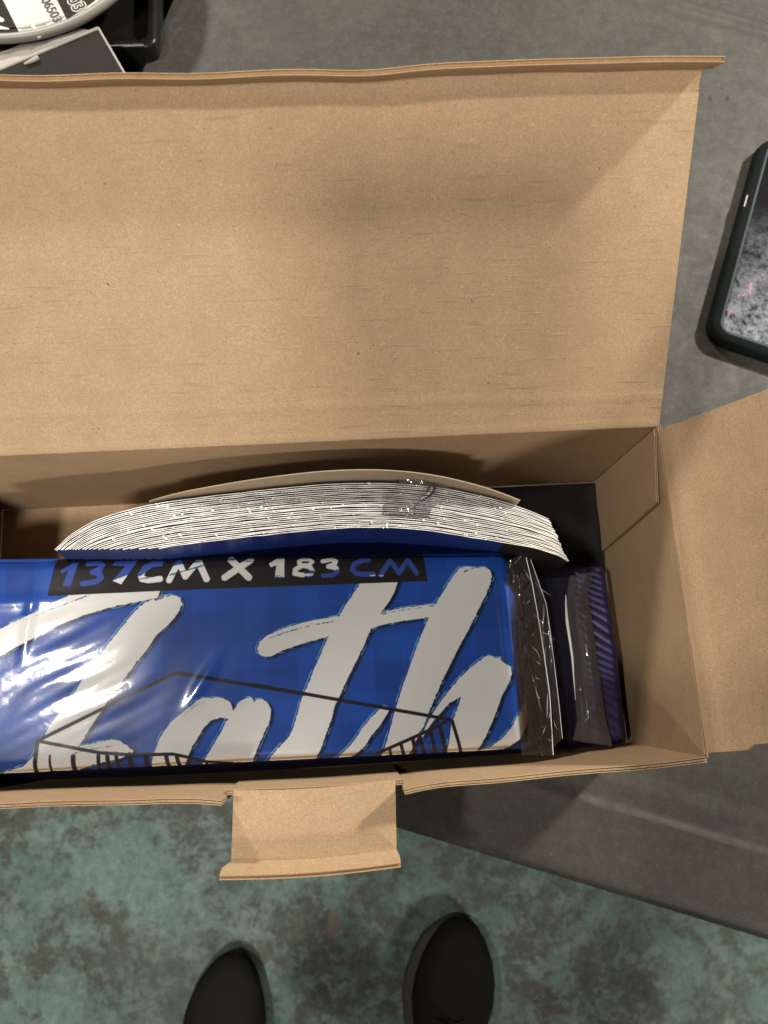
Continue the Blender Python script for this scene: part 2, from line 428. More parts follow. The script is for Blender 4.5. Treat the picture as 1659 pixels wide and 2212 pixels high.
BASKET=[(1.84,[(-219.2,-20.3),(-125.6,19.9),(-36.6,0.1)]),(1.84,[(-71.8,8.6),(63.1,-22.9),(65.3,-23.9),(70.5,-46.3)]),(1.71,[(-219.2,-20.3),(-177.6,-30.6),(-154.1,-33.5),(-128.0,-34.5),(-120.5,-36.5),(-105.6,-41.2),(-88.1,-43.7)]),(2.23,[(-219.2,-20.3),(-221.5,-47.6)]),(1.31,[(-210.5,-30.6),(-210.8,-48.2)]),(2.5,[(-194.9,-32.0),(-195.2,-49.2)]),(1.97,[(-177.9,-30.6),(-178.6,-50.2)]),(2.23,[(-172.1,-31.6),(-170.8,-50.7)]),(1.97,[(-166.2,-31.9),(-163.6,-51.2)]),(2.89,[(-157.2,-33.3),(-155.3,-51.7)]),(2.63,[(-146.0,-34.0),(-144.9,-52.3)]),(2.23,[(-132.3,-34.8),(-130.6,-53.2)]),(2.23,[(-125.2,-35.6),(-123.0,-53.7)]),(1.58,[(-105.6,-41.2),(-105.4,-50.0)]),(1.58,[(-98.1,-42.1),(-96.9,-50.5)]),(1.71,[(63.1,-23.1),(53.7,-27.5),(35.2,-34.4),(11.8,-42.8)]),(1.58,[(20.8,-40.6),(22.6,-51.9)]),(1.84,[(28.6,-37.4),(32.1,-52.5)]),(2.1,[(37.1,-34.5),(39.7,-53.0)]),(1.84,[(42.3,-33.6),(46.1,-53.4)]),(1.84,[(49.9,-30.4),(53.7,-53.8)]),(2.1,[(56.3,-27.0),(61.3,-54.3)])]
GLYPH=[('poly',[(-208.3,96.3),(-199.6,102.3),(-195.6,102.1),(-200.2,85.1),(-206.0,85.5),(-202.4,96.8),(-206.9,94.1)]),(3.94,[(-188.9,100.5),(-181.5,100.8),(-178.7,99.0),(-180.1,96.3),(-185.3,94.2)]),(3.94,[(-185.3,94.2),(-180.0,92.7),(-179.0,90.0),(-181.8,87.5),(-187.0,86.3),(-191.9,86.2)]),('poly',[(-171.3,98.4),(-169.8,101.8),(-153.7,101.6),(-157.0,95.7),(-164.6,84.2),(-170.8,87.1),(-162.0,97.6)]),(4.47,[(-137.4,98.1),(-142.9,97.7),(-148.1,95.3),(-150.9,90.7),(-150.0,87.4),(-145.4,86.2),(-137.3,86.7)]),(4.47,[(-130.7,85.4),(-124.2,98.7)]),(4.2,[(-124.2,98.7),(-119.2,87.3)]),(4.2,[(-119.2,87.3),(-110.0,98.1)]),(4.73,[(-110.0,98.1),(-104.1,84.9)]),(4.99,[(-86.9,98.5),(-73.9,84.4)]),(4.99,[(-72.7,96.9),(-91.0,85.3)]),('poly',[(-59.2,93.7),(-52.9,98.1),(-47.9,97.8),(-48.3,82.7),(-55.3,83.1),(-53.9,92.2),(-57.9,90.8)]),(2.89,[(-37.4,94.5),(-35.1,95.8),(-30.1,95.5),(-27.7,93.6),(-30.2,91.3),(-35.3,91.3),(-37.5,93.2),(-37.4,94.5)]),(3.42,[(-35.3,90.9),(-40.3,88.5),(-40.8,85.5),(-35.8,84.2),(-29.8,84.0),(-27.8,86.2),(-29.6,89.7),(-34.2,90.9)]),(3.42,[(-20.1,93.6),(-14.1,94.7),(-10.8,93.1),(-11.8,90.8),(-16.3,89.4)]),(3.42,[(-16.3,89.4),(-10.6,88.0),(-9.8,85.2),(-13.2,83.0),(-20.2,82.7)]),(3.68,[(13.3,92.7),(8.0,92.7),(2.5,90.0),(0.9,86.3),(3.5,83.2),(9.2,82.2),(16.1,82.2)]),(3.68,[(21.4,81.2),(29.0,91.6)]),(3.42,[(29.0,91.6),(34.9,81.8)]),(3.42,[(34.9,81.8),(41.7,91.3)]),(3.68,[(41.7,91.3),(47.6,81.1)])]
GLYPH_WHITE=[[(-172.7,87.0),(-157.2,91.7),(-151.9,89.5),(-142.8,93.9),(-133.0,94.7),(-100.7,100.9),(-60.9,101.5),(-54.3,98.4),(-33.2,97.3),(-33.7,82.2),(-54.7,84.9),(-65.3,81.5),(-133.6,81.8),(-159.6,79.9),(-172.6,81.9)],[(-60.6,101.5),(-26.0,98.3),(-7.3,96.0),(-8.4,86.8),(-21.1,85.2),(-26.4,86.8),(-43.7,87.7),(-49.0,86.0),(-60.9,86.6)],[(-45.0,85.5),(-25.8,84.5),(-25.9,82.9),(-45.1,83.9)],[(-57.0,84.7),(-47.7,84.2),(-47.8,83.5),(-57.0,84.0)],[(13.4,81.6),(24.7,80.7),(24.7,79.9),(13.4,80.6)]]
CUTS=[(1.18,[(-170.8,87.8),(-161.1,90.9)]),(1.18,[(-152.6,91.5),(-144.2,94.8)]),(1.18,[(-152.6,87.1),(-136.3,89.6)]),(1.58,[(-129.7,89.2),(-106.1,95.1)]),(1.58,[(-125.8,96.8),(-108.7,98.3)]),(1.05,[(-88.9,98.2),(-83.5,98.6)]),(0.92,[(-76.9,96.9),(-70.3,95.9)])]
SLIVER=[(1.05,[(-224.8,64.5),(-213.5,69.1),(-198.3,73.9),(-185.5,78.4)]),(1.05,[(-140.7,70.7),(-134.9,73.0),(-127.1,75.3)]),(0.92,[(-59.4,40.4),(-45.0,44.5),(-29.2,47.6),(-12.7,49.8)]),(0.79,[(21.1,52.7),(34.5,54.6),(57.9,56.8)]),(1.05,[(82.6,80.3),(88.2,82.5),(93.6,82.7)]),(0.92,[(-119.3,-8.5),(-112.9,-3.4),(-106.0,-1.5)]),(0.79,[(-193.7,-30.0),(-182.7,-27.9),(-167.8,-26.7)])]

def make_print():
    x0, x1, y0, y1 = -300.0, 140.0, -62.0, 116.0
    R = 4.0
    nx, ny = int((x1 - x0) * R), int((y1 - y0) * R)
    xs = x0 + (np.arange(nx) + 0.5) / R
    ys = y0 + (np.arange(ny) + 0.5) / R
    rng = np.random.default_rng(3)
    def smooth_noise(cell):
        gx, gy = int((x1 - x0) / cell) + 3, int((y1 - y0) / cell) + 3
        g = rng.random((gy, gx))
        fx = (xs - x0) / cell; fy = (ys - y0) / cell
        ix = fx.astype(int); iy = fy.astype(int)
        tx = fx - ix; ty = fy - iy
        tx = tx * tx * (3 - 2 * tx); ty = ty * ty * (3 - 2 * ty)
        a = g[iy][:, ix] * (1 - tx) + g[iy][:, ix + 1] * tx
        b = g[iy + 1][:, ix] * (1 - tx) + g[iy + 1][:, ix + 1] * tx
        return a * (1 - ty[:, None]) + b * ty[:, None]
    n1, n2, n3, n9 = smooth_noise(1.6), smooth_noise(4.0), smooth_noise(0.7), smooth_noise(30)
    def window(pts, mg):
        a = np.array(pts)
        i0 = max(0, int((a[:, 0].min() - mg - x0) * R)); i1 = min(nx, int((a[:, 0].max() + mg - x0) * R) + 1)
        j0 = max(0, int((a[:, 1].min() - mg - y0) * R)); j1 = min(ny, int((a[:, 1].max() + mg - y0) * R) + 1)
        return a, i0, i1, j0, j1
    def segd(X, Y, p, q):
        d = q - p; L = max(1e-9, d @ d)
        t = np.clip(((X - p[0]) * d[0] + (Y - p[1]) * d[1]) / L, 0, 1)
        return np.hypot(X - p[0] - t * d[0], Y - p[1] - t * d[1])
    def sdf_poly(acc, pts, mg=6.0):
        a, i0, i1, j0, j1 = window(pts, mg)
        if i1 <= i0 or j1 <= j0: return
        X = xs[i0:i1][None, :]; Y = ys[j0:j1][:, None]
        d = np.full((j1 - j0, i1 - i0), 1e9); ins = np.zeros_like(d, bool)
        for k in range(len(a)):
            p, q = a[k], a[(k + 1) % len(a)]
            d = np.minimum(d, segd(X, Y, p, q))
            if p[1] != q[1]:
                ins ^= ((p[1] > Y) != (q[1] > Y)) & (X < (q[0] - p[0]) * (Y - p[1]) / (q[1] - p[1]) + p[0])
        d = np.where(ins, -d, d)
        acc[j0:j1, i0:i1] = np.minimum(acc[j0:j1, i0:i1], d)
    def sdf_line(acc, w, pts, mg=3.0):
        a, i0, i1, j0, j1 = window(pts, mg + w)
        if i1 <= i0 or j1 <= j0: return
        X = xs[i0:i1][None, :]; Y = ys[j0:j1][:, None]
        d = np.full((j1 - j0, i1 - i0), 1e9)
        for k in range(len(a) - 1):
            d = np.minimum(d, segd(X, Y, a[k], a[k + 1]))
        acc[j0:j1, i0:i1] = np.minimum(acc[j0:j1, i0:i1], d - w / 2)
    def new(): return np.full((ny, nx), 50.0)
    def sm(s, w=0.18): return np.clip(0.5 - s / (2 * w), 0, 1)[..., None]
    def shift(a, dx, dy):
        return np.roll(np.roll(a, int(round(dx * R)), 1), int(round(dy * R)), 0)
    white = new()
    for p in WHITE: sdf_poly(white, p)
    ragged = white + (n3 - 0.5) * 0.5 + np.where(n2 > 0.62, (n1 - 0.5) * 1.1, 0)
    # blue ground with soft square tartan tones and big light clouds
    C = np.zeros((ny, nx, 3)); C[:] = (0.010, 0.062, 0.34)
    bx = ((xs - x0) % 37 < 17).astype(float)[None, :]; by = ((ys - y0) % 41 < 19).astype(float)[:, None]
    C *= (1 + 0.16 * bx + 0.14 * by - 0.10)[..., None]
    C += np.clip(n9 - 0.5, 0, 1)[..., None] * np.array([0.004, 0.045, 0.16])
    # drop shade printed right of the brush letters, and thin cyan edge lines
    sh = shift(white, 2.3, -1.2)
    C = C * (1 - 0.85 * np.clip(0.7 - sh / 1.6, 0, 1)[..., None])
    cy = np.clip(1.3 - np.abs(shift(white, -1.2, 0.45) - 0.0) / 0.36, 0, 1) * (white > 0.15) * np.clip((n2 - 0.30) * 5, 0, 1)
    C = C * (1 - 0.85 * cy[..., None]) + 0.85 * cy[..., None] * np.array([0.20, 0.52, 0.78])
    cy = np.clip(1.2 - np.abs(shift(white, 1.2, -0.7)) / 0.30, 0, 1) * (white > 0.2) * np.clip((n2 - 0.58) * 6, 0, 1)
    C = C * (1 - 0.8 * cy[..., None]) + 0.8 * cy[..., None] * np.array([0.22, 0.55, 0.80])
    m = sm(ragged)
    C = C * (1 - m) + m * np.array([0.80, 0.785, 0.745])
    s = new()
    for w, p in SLIVER: sdf_line(s, w * 0.55, p)
    s = s + (n1 - 0.45) * 0.9
    m = sm(s); C = C * (1 - m) + m * np.array([0.05, 0.14, 0.30])
    s = new()
    for w, p in BASKET: sdf_line(s, w * 1.3, p)
    m = sm(s + (n3 - 0.5) * 0.12); C = C * (1 - m) + m * np.array([0.012, 0.011, 0.012])
    s = new(); sdf_poly(s, BANNER, 2)
    m = sm(s); C = C * (1 - m) + m * np.array([0.010, 0.008, 0.008])
    g = new()
    for w, p in GLYPH:
        if w == 'poly': sdf_poly(g, p, 2)
        else: sdf_line(g, w, p)
    gw = new()
    for p in GLYPH_WHITE: sdf_poly(gw, p, 2)
    ct = new()
    for w, p in CUTS: sdf_line(ct, w * 0.7, p)
    gc = np.zeros((ny, nx, 3)); gc[:] = (0.035, 0.075, 0.36)
    m = sm(gw + (n1 - 0.5) * 0.6); gc = gc * (1 - m) + m * np.array([0.80, 0.785, 0.745])
    m = sm(ct + (n1 - 0.5) * 0.5); gc = gc * (1 - m) + m * np.array([0.05, 0.15, 0.33])
    m = sm(g); C = C * (1 - m) + m * gc
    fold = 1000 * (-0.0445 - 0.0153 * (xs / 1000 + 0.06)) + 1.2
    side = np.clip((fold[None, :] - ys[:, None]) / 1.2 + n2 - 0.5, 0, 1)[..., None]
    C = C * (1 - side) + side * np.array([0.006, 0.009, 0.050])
    C = np.clip(C, 0, 1)
    srgb = np.where(C <= 0.0031308, C * 12.92, 1.055 * np.power(np.maximum(C, 1e-9), 1 / 2.4) - 0.055)
    px = np.ones((ny, nx, 4), np.float32); px[..., :3] = srgb
    im = bpy.data.images.new("packet_print", nx, ny, alpha=False)
    im.pixels.foreach_set(px.ravel())
    im.update()
    im.pack()
    return im, (x0 / 1000, x1 / 1000, y0 / 1000, y1 / 1000)

PRINT, PB = make_print()
def print_mat():
    k = NT("printed_packet_sleeve")
    tc = k.n("ShaderNodeTexCoord")
    im = k.n("ShaderNodeTexImage"); im.image = PRINT; im.extension = 'EXTEND'; im.interpolation = 'Cubic'
    k.l(tc.outputs["UV"], im.inputs[0])
    k.l(im.outputs[0], k.p.inputs["Base Color"])
    k.p.inputs["Roughness"].default_value = 0.6
    k.p.inputs["Specular IOR Level"].default_value = 0.08
    k.bump(k.noise(k.coord("Object"), 35, 3), 0.12, 0.003)
    return k.mat
M_PRINT = print_mat()

# ------------------------------------------------------------------ floor
m = MB()
m.face([(-6, -6, FZ), (6, -6, FZ), (6, 6, FZ), (-6, 6, FZ)], [(0, 0), (1, 0), (1, 1), (0, 1)])
tag(m.build("floor", M_FLOOR), "worn concrete floor with teal paint rubbed down to grey", None, kind="structure")

# ------------------------------------------------------------------ table
TO = Vector((0.029, -0.1098, 0)); TE = Vector((0.943, -0.3328, 0)); TN = Vector((0.3328, 0.943, 0))
def tp(a, b, z): return TO + TE * a + TN * b + Vector((0, 0, z))
table = root("work_table", tp(0.4, 0.46, FZ), "scuffed dark grey work table with rounded raised rim under the cardboard box", "table")
prof = [(0.020, -0.045), (0.006, -0.042), (0.0005, -0.034), (0.0, -0.012), (0.0015, -0.006), (0.006, -0.002), (0.014, -0.0006), (0.030, -0.0004), (0.052, -0.0010),
        (0.056, -0.0004), (0.060, 0.0006), (0.0625, 0.0008), (0.066, -0.0012), (0.071, -0.0016), (0.076, -0.0008), (0.081, 0.0004), (0.085, 0.0004), (0.092, -0.0009), (0.098, -0.0011), (0.108, 0.0)]
back = [(0.92 - b, z) for b, z in reversed(prof)]
full = prof + [(b, 0.0) for b in np.linspace(0.125, 0.795, 12)] + back
m = MB()
A0, A1 = -0.438, 1.35
aa = np.linspace(A0, A1, 40)
rows = []
for a in aa:
    rows.append([tp(a, b, z + 0.0005 * math.sin(a * 9 + b * 4)) for b, z in full])
UV = [[(a, b) for b, z in full] for a in aa]
m.grid(rows, UV, 0, False)
for r, fl in ((rows[0], False), (rows[-1], True)):
    pts = list(r)
    if not fl: pts.reverse()
    m.face(pts[::-1], None, 0)
m.face([rows[0][0], rows[0][-1], rows[-1][-1], rows[-1][0]], None, 0)
m.build("tabletop", M_TABLE, table)
for a, b in ((A0 + 0.10, 0.12), (A0 + 0.10, 0.80), (A1 - 0.10, 0.12), (A1 - 0.10, 0.80)):
    m = MB()
    m.tube([tp(a, b, -0.046), tp(a, b, FZ + 0.012)], 0.016, 12)
    m.tube([tp(a, b, FZ + 0.012), tp(a, b, FZ)], 0.021, 12)
    m.build("leg", M_STEEL, table)

# ------------------------------------------------------------------ cardboard box
XR, YB, ZR = 0.2175, 0.1668, 0.150
XL = -0.292
TH = 0.0022
box = root("cardboard_box", (-0.04, 0.057, 0.0), "open brown cardboard box with lid tilted back and flaps folded out", "box")
ZB = 0.0115     # lowest inner level in view
def yfront(x):
    t = (x - 0.0) / 0.23
    return -0.0535 - 0.0048 * max(0.0, 1 - t * t)
m = MB(); board(m, lambda u, v: Vector((XL + (XR - XL) * u, (yfront(XL + (XR - XL) * u) - 0.0012) * (1 - v) + YB * v, 0.003)), 24, 6, TH, 0.5, 0.22)
m.build("base", [M_KRAFT, M_CORE], box)
m = MB()
board(m, lambda u, v: Vector((XL + (XR - XL) * u, YB + TH / 2 + 0.0006 * math.sin(u * 9) * math.sin(v * 3), 0.0045 + (ZR - 0.0045) * v)), 24, 10, TH, XR - XL, 0.146)
m.build("back_wall", [M_KRAFT, M_CORE], box)
# right wall with a soft crease down its middle
def rwall(u, v):
    y = YB - 0.0005 + (-0.0532 - YB) * u
    return Vector((XR + TH / 2 + 0.0012 * math.sin(u * math.pi) * math.sin(v * 2.2) + 0.0004 * math.sin(u * 21 + 2 * v), y, 0.0045 + (ZR - 0.0055) * v))
m = MB(); board(m, rwall, 24, 10, TH, 0.217, 0.146); m.build("side_wall", [M_KRAFT, M_CORE], box)
m = MB(); board(m, bil((XL - TH / 2, -0.051, 0.0045), (XL - TH / 2, YB, 0.0045), (XL - TH / 2, YB, ZR), (XL - TH / 2, -0.051, ZR)), 6, 6, TH, 0.217, 0.146)
m.build("side_wall", [M_KRAFT, M_CORE], box)
# gusset glued inside the right wall
def gus(u, v):
    a = Vector((XR - 0.0012, YB - 0.0012, ZR - 0.002)); b = Vector((XR - 0.0016, 0.1150, 0.1405))
    c = Vector((XR - 0.0012, 0.1040, 0.012)); d = Vector((XR - 0.0012, YB - 0.0012, 0.010))
    return bil(a, b, c, d)(u, v) + Vector((-0.0022 * u * (1 - 0.4 * v), 0, 0))
m = MB(); board(m, gus, 8, 10, 0.0017, 0.05, 0.13); m.build("glue_tab", [M_KRAFT, M_CORE], box)
# front wall: rolled over, two thin layers
m = MB()
def fw(xa, xb, za, zb, off, curl=0):
    def f(u, v):
        x = xa + (xb - xa) * u; z = za + (zb - za) * v
        y = yfront(x) - off
        if curl:
            e = max(0.0, (u if curl > 0 else 1 - u) - 0.80) / 0.20
            y -= 0.0035 * e * e * v
        y += 0.0004 * math.sin(x * 60) * v
        return Vector((x, y, z))
    return f
for off in (0.0, 0.00165):
    board(m, fw(XL, -0.0858, 0.0045, ZR, off, 1), 30, 8, 0.0015, 0.206, 0.146)
    board(m, fw(0.0262, XR, 0.0045, ZR + 0.0006, off, -1), 30, 8, 0.0015, 0.19, 0.146)
    board(m, fw(-0.0856, 0.0260, 0.0045, 0.129, off), 10, 8, 0.0015, 0.11, 0.125)
m.build("front_wall", [M_KRAFT, M_CORE], box)

# lid, leaning back 53 degrees, with its scored line near the hinge
LD = Vector((0, 0.805, 0.594)); LN = Vector((0, -0.594, 0.805))
LH = Vector((0, YB + 0.0002, ZR + 0.0008)); LL = 0.2160
def lidp(u, v):
    x = XL - 0.004 + (XR + 0.0002 - XL + 0.004) * u
    s = LL * v * (0.990 + 0.010 * u)
    h = 0.0006 * math.exp(-((s - 0.0275 + 0.006 * u) / 0.0016) ** 2) + 0.0010 * math.sin(u * 5 + 1) * math.sin(v * 3.1)
    h += 0.0010 * math.exp(-((s - 0.0018) / 0.0011) ** 2)
    h -= 0.0009 * math.exp(-((s - 0.208) / 0.004) ** 2)
    w = 0.0006 * math.sin(u * 9 + 1) * v ** 8 + 0.0003 * math.sin(u * 41) * v ** 8 - 0.0016 * math.exp(-((u - 0.62) / 0.05) ** 2) * v ** 8
    return LH + Vector((x, 0, 0)) + LD * (s + w) + LN * h
m = MB(); board(m, lidp, 60, 80, TH, XR - XL, LL)
lid = m.build("lid", [M_KRAFT, M_CORE], box)
A12 = math.radians(1.5)
LPD = LN * math.cos(A12) + LD * math.sin(A12)
def lipp(u, v):
    x0 = XL - 0.004; x1 = XR + 0.0002 + 0.0022 * min(1.0, 0.25 + v * 2.5)
    x = x0 + (x1 - x0) * u
    p = lidp(min(1.0, u), 1.0); p.x = x
    return p + LD * 0.0012 + LPD * (0.001 + 0.0235 * v) + LD * (0.0006 * math.sin(u * 8 + 0.5) * v + 0.0003 * math.sin(u * 37) * v) - LD * 0.003 * (1 - v) * v
m = MB(); board(m, lipp, 70, 8, 0.0030, XR - XL, 0.024)
m.build("lid_lip", [M_KRAFT, M_CORE], lid)

# right flap standing 60 degrees up
F60 = math.radians(60)
FDX, FDZ = math.cos(F60), math.sin(F60)
FLAP = 0.112
def flapp(u, v):
    y = 0.1640 + (-0.0506 - 0.1640) * u
    y += v * (0.010 * u)
    if v > 0.25 and u > 0.5:
        y += 0.003 * (u - 0.5) * 2
    s = 0.0008 + FLAP * v
    bow = 0.0016 * math.sin(math.pi * u) * v + 0.0018 * math.exp(-((s - 0.010) / 0.004) ** 2)
    return Vector((XR + TH / 2 + s * FDX - bow * FDZ, y, ZR - 0.0002 + s * FDZ + bow * FDX))
m = MB(); board(m, flapp, 24, 24, TH, 0.215, FLAP); m.build("side_flap", [M_KRAFT, M_CORE], box)

# front tab, folded out level below the rim, with its own upturned lip
TX0, TX1 = -0.0815, 0.0218
def tabp(u, v):
    x = TX0 - 0.0034 * v + (TX1 - TX0 + 0.0020 * v) * u
    y = -0.0568 - 0.0018 * math.sin(math.pi * u) - 0.0436 * v
    z = 0.1285 - 0.0080 * v + 0.0006 * math.sin(math.pi * u) * v
    return Vector((x, y, z))
m = MB(); board(m, tabp, 16, 14, 0.0020, 0.103, 0.043)
tab = m.build("front_tab", [M_KRAFT, M_CORE], box)
def tlip(u, v):
    x = (TX0 - 0.0034 - 0.0050 * min(1, v * 2)) + (TX1 - TX0 + 0.0020 + 0.0066 * min(1, v * 2)) * u
    b = tabp(u, 1.0)
    return Vector((x, b.y - 0.0012 - 0.0050 * v, b.z + 0.0005 + 0.0150 * v))
m = MB(); board(m, tlip, 20, 5, 0.0030, 0.11, 0.016)
m.build("tab_lip", [M_KRAFT, M_CORE], tab)

# ------------------------------------------------------------------ bundle of printed sheets standing bowed against the back wall
bund = root("sheet_bundle", (-0.02, 0.10, ZB), "thick stack of blue printed sheets with white edges, bowed along the box back", "stack of sheets")
YB_PTS = [(-0.2048, 0.1057), (-0.203, 0.1085), (-0.1995, 0.1142), (-0.1927, 0.1184), (-0.1846, 0.1233), (-0.1761, 0.1275), (-0.1635, 0.1308), (-0.1507, 0.1342), (-0.1344, 0.1374), (-0.1141, 0.1387), (-0.0817, 0.1411), (-0.049, 0.1433), (0.0004, 0.1453), (0.0499, 0.1418), (0.0826, 0.1344), (0.1152, 0.1249), (0.147, 0.1097), (0.1554, 0.1015), (0.1587, 0.0957)]
YBX = np.array([p[0] for p in YB_PTS]); YBY = np.array([p[1] for p in YB_PTS])
def yb(x):
    w = 0.005 + 0.019 * min(1.0, max(0.0, (x + 0.185) / 0.05)) * min(1.0, max(0.15, (0.150 - x) / 0.04))
    return float(np.mean([np.interp(x + d * w, YBX, YBY) for d in np.linspace(-1, 1, 9)]))
NS = 24
off = 0.0
for i in range(NS):
    xa = -0.2045 + 0.0005 * i + random.uniform(-0.003, 0.003)
    xb = 0.1430 + 0.00045 * i + random.uniform(-0.0007, 0.0007)
    zt = 0.120 + random.uniform(-0.0004, 0.0004)
    th = random.uniform(0.00048, 0.00072)
    ph = random.uniform(0, 6)
    while yb(xa) - off - 0.0012 < 0.1005 - 0.040 * (xa + 0.05) - 0.0005 and xa < -0.03:
        xa += 0.001
    xs = np.linspace(xa, xb, 90)
    m = MB()
    rows = []
    for x in xs:
        wob = 0.00010 * math.sin(x * 50 + ph) + 0.00005 * math.sin(x * 190 + ph * 2)
        y = yb(x) - off * (1 - 0.34 * min(1.0, max(0.0, (x - 0.08) / 0.08)) ** 1.5) + wob
        endc = 0.002 * max(0.0, (x - 0.11) / 0.05) ** 2 + 0.003 * max(0.0, (-0.085 - x) / 0.11) ** 2
        t = th * (1.0 + 0.25 * math.sin(x * 300 + ph * 3) * math.sin(x * 47 + ph))
        z = zt - endc + 0.00025 * math.sin(x * 150 + ph)
        lean = 0.016 * max(0.15, 1.0 - max(0.0, (x - 0.06) / 0.09))
        rows.append([(x, y - t - lean, 0.016), (x, y - t - lean * 0.25, z - 0.03), (x, y - t, z), (x, y, z), (x, y - lean * 0.25, z - 0.03), (x, y - lean, 0.016)])
    kq = int(np.searchsorted(xs, 0.106))
    m.grid([[r[0], r[1], r[2]] for r in rows[:kq + 1]], None, 1, True)
    m.grid([[r[0], r[1], r[2]] for r in rows[kq:]], None, 2, True)  # faces past this point painted black in place of shade
    m.grid([[r[2], r[3]] for r in rows], None, 0, True, False)
    m.grid([[r[3], r[4], r[5]] for r in rows], None, 0, True)
    m.face([rows[0][k] for k in (5, 4, 3, 2, 1, 0)], None, 0); m.face([rows[-1][k] for k in (0, 1, 2, 3, 4, 5)], None, 0)
    # little torn nibs along the cut edge
    for k in range(random.randint(3, 8)):
        q = rows[random.randint(3, 80)]
        m.box((q[2][0] + random.uniform(-.002, .002), q[2][1] + random.uniform(-0.0003, th), q[2][2] + 0.0002), random.uniform(0.0006, 0.0022), random.uniform(0.0005, 0.0013), random.uniform(0.0003, 0.0008), random.uniform(-.5, .5))
    m.build("printed_sheet", [M_PAPER, M_BLUE_FACE if i == NS - 1 else M_BLUE_EDGE, M_SHADE_BLACK], bund)
    off += random.uniform(0.00122, 0.00152)
# backing card behind the sheets
m = MB()
def bc(u, v):
    x = -0.140 + 0.262 * u
    top = 0.112 + 0.030 * max(0.0, 1 - ((x - 0.002) / 0.150) ** 2) ** 0.8
    return Vector((x, yb(x) + 0.0030 + 0.0022 * (v - 0.8), 0.016 + (top - 0.016) * v))
us = np.linspace(0, 1, 60)
P = [[bc(u, v) for v in np.linspace(0, 1, 6)] for u in us]
slab(m, P, normals(P), -0.0004, 0.0004, [[(u, v) for v in np.linspace(0, 1, 6)] for u in us])
m.build("backing_card", M_BACKCARD, bund)
# strip of clear tape bunched over the edges
m = MB()
rows = []
for i, u in enumerate(np.linspace(0, 1, 26)):
    row = []
    for j, v in enumerate(np.linspace(0, 1, 30)):
        x = 0.036 + 0.034 * u - 0.008 * v + 0.004 * math.sin(v * 7)
        w = math.exp(-((u - 0.45) / 0.2) ** 2)
        y = yb(x) + 0.004 - 0.031 * v
        z = 0.1222 + 0.004 * w * (1 - v) + 0.0003 * RNG.random() + 0.0006 * math.sin(u * 40 + v * 9) * w - 0.020 * max(0, v - 0.85) / 0.15
        row.append((x, y, z))
    rows.append(row)
m.grid(rows, None, 0, True)
m.build("clear_tape", film_mat("clear_tape_film", 0.10, 0.05, 1.0, 0.0, (1, 1, 1)), bund)

# ------------------------------------------------------------------ packet in clear film
pk = root("printed_packet", (-0.09, 0.03, 0.05), "blue packet with white brush lettering, black size banner and clear film sleeve", "packet")
def pk_yf(x): return -0.0445 - 0.017 * (x + 0.06) * 0.9
def pk_yb(x): return 0.1005 - 0.040 * (x + 0.05)
PX0, PX1 = -0.286, 0.1235
def pk_section(x, grow=0.0, lift=0.0):
    """rounded cross-section from bottom front over the top to bottom back"""
    e = min(1.0, max(0.0, (PX1 + grow - x) / 0.014)); e2 = min(1.0, max(0.0, (x - PX0 + grow) / 0.014))
    rnd = math.sqrt(max(0.0, 1 - (1 - e) ** 2)) * math.sqrt(max(0.0, 1 - (1 - e2) ** 2))
    zb = 0.0515; zt = zb + 0.0020 + (0.0420 + lift) * (0.35 + 0.65 * rnd)
    yf = pk_yf(x) - grow; ybk = pk_yb(x) + grow
    r = min(0.010, (zt - zb) * 0.45)
    pts = []
    for t in np.linspace(0, 0.5 * math.pi, 7):
        pts.append((yf + r - r * math.cos(t), zt - r + r * math.sin(t)))
    out = [(yf + 0.002, zb), (yf, zt - r - 0.008)] + pts
    for t in np.linspace(0, 1, 22)[1:-1]:
        y = yf + r + (ybk - yf - 2 * r) * t
        out.append((y, zt + 0.0012 * math.sin(t * math.pi)))
    for t in np.linspace(0.5 * math.pi, 0, 7):
        out.append((ybk - r + r * math.cos(t), zt - r + r * math.sin(t)))
    out += [(ybk, zt - r - 0.008), (ybk - 0.002, zb)]
    return out
m = MB()
xs = list(np.linspace(PX0, PX1 - 0.014, 60)) + [PX1 - 0.014 * math.cos(t) for t in np.linspace(0.15, math.pi / 2, 9)]
rows, UV = [], []
for x in xs:
    sec = pk_section(x)
    rows.append([(x, y, z) for y, z in sec])
    # unroll at the front fold so the print runs over the edge
    uvr = []
    for y, z in sec:
        dy = 0.0
        zt = max(s[1] for s in sec)
        if y < sec[8][0] + 0.0105: dy = -max(0.0, zt - 0.006 - z) * 0.9
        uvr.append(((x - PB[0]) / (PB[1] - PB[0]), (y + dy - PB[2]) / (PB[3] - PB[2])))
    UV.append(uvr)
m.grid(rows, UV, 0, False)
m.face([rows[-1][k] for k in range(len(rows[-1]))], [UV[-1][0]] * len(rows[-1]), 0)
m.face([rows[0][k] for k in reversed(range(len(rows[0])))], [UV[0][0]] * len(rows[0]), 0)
sleeve = m.build("printed_sleeve", M_PRINT, pk)
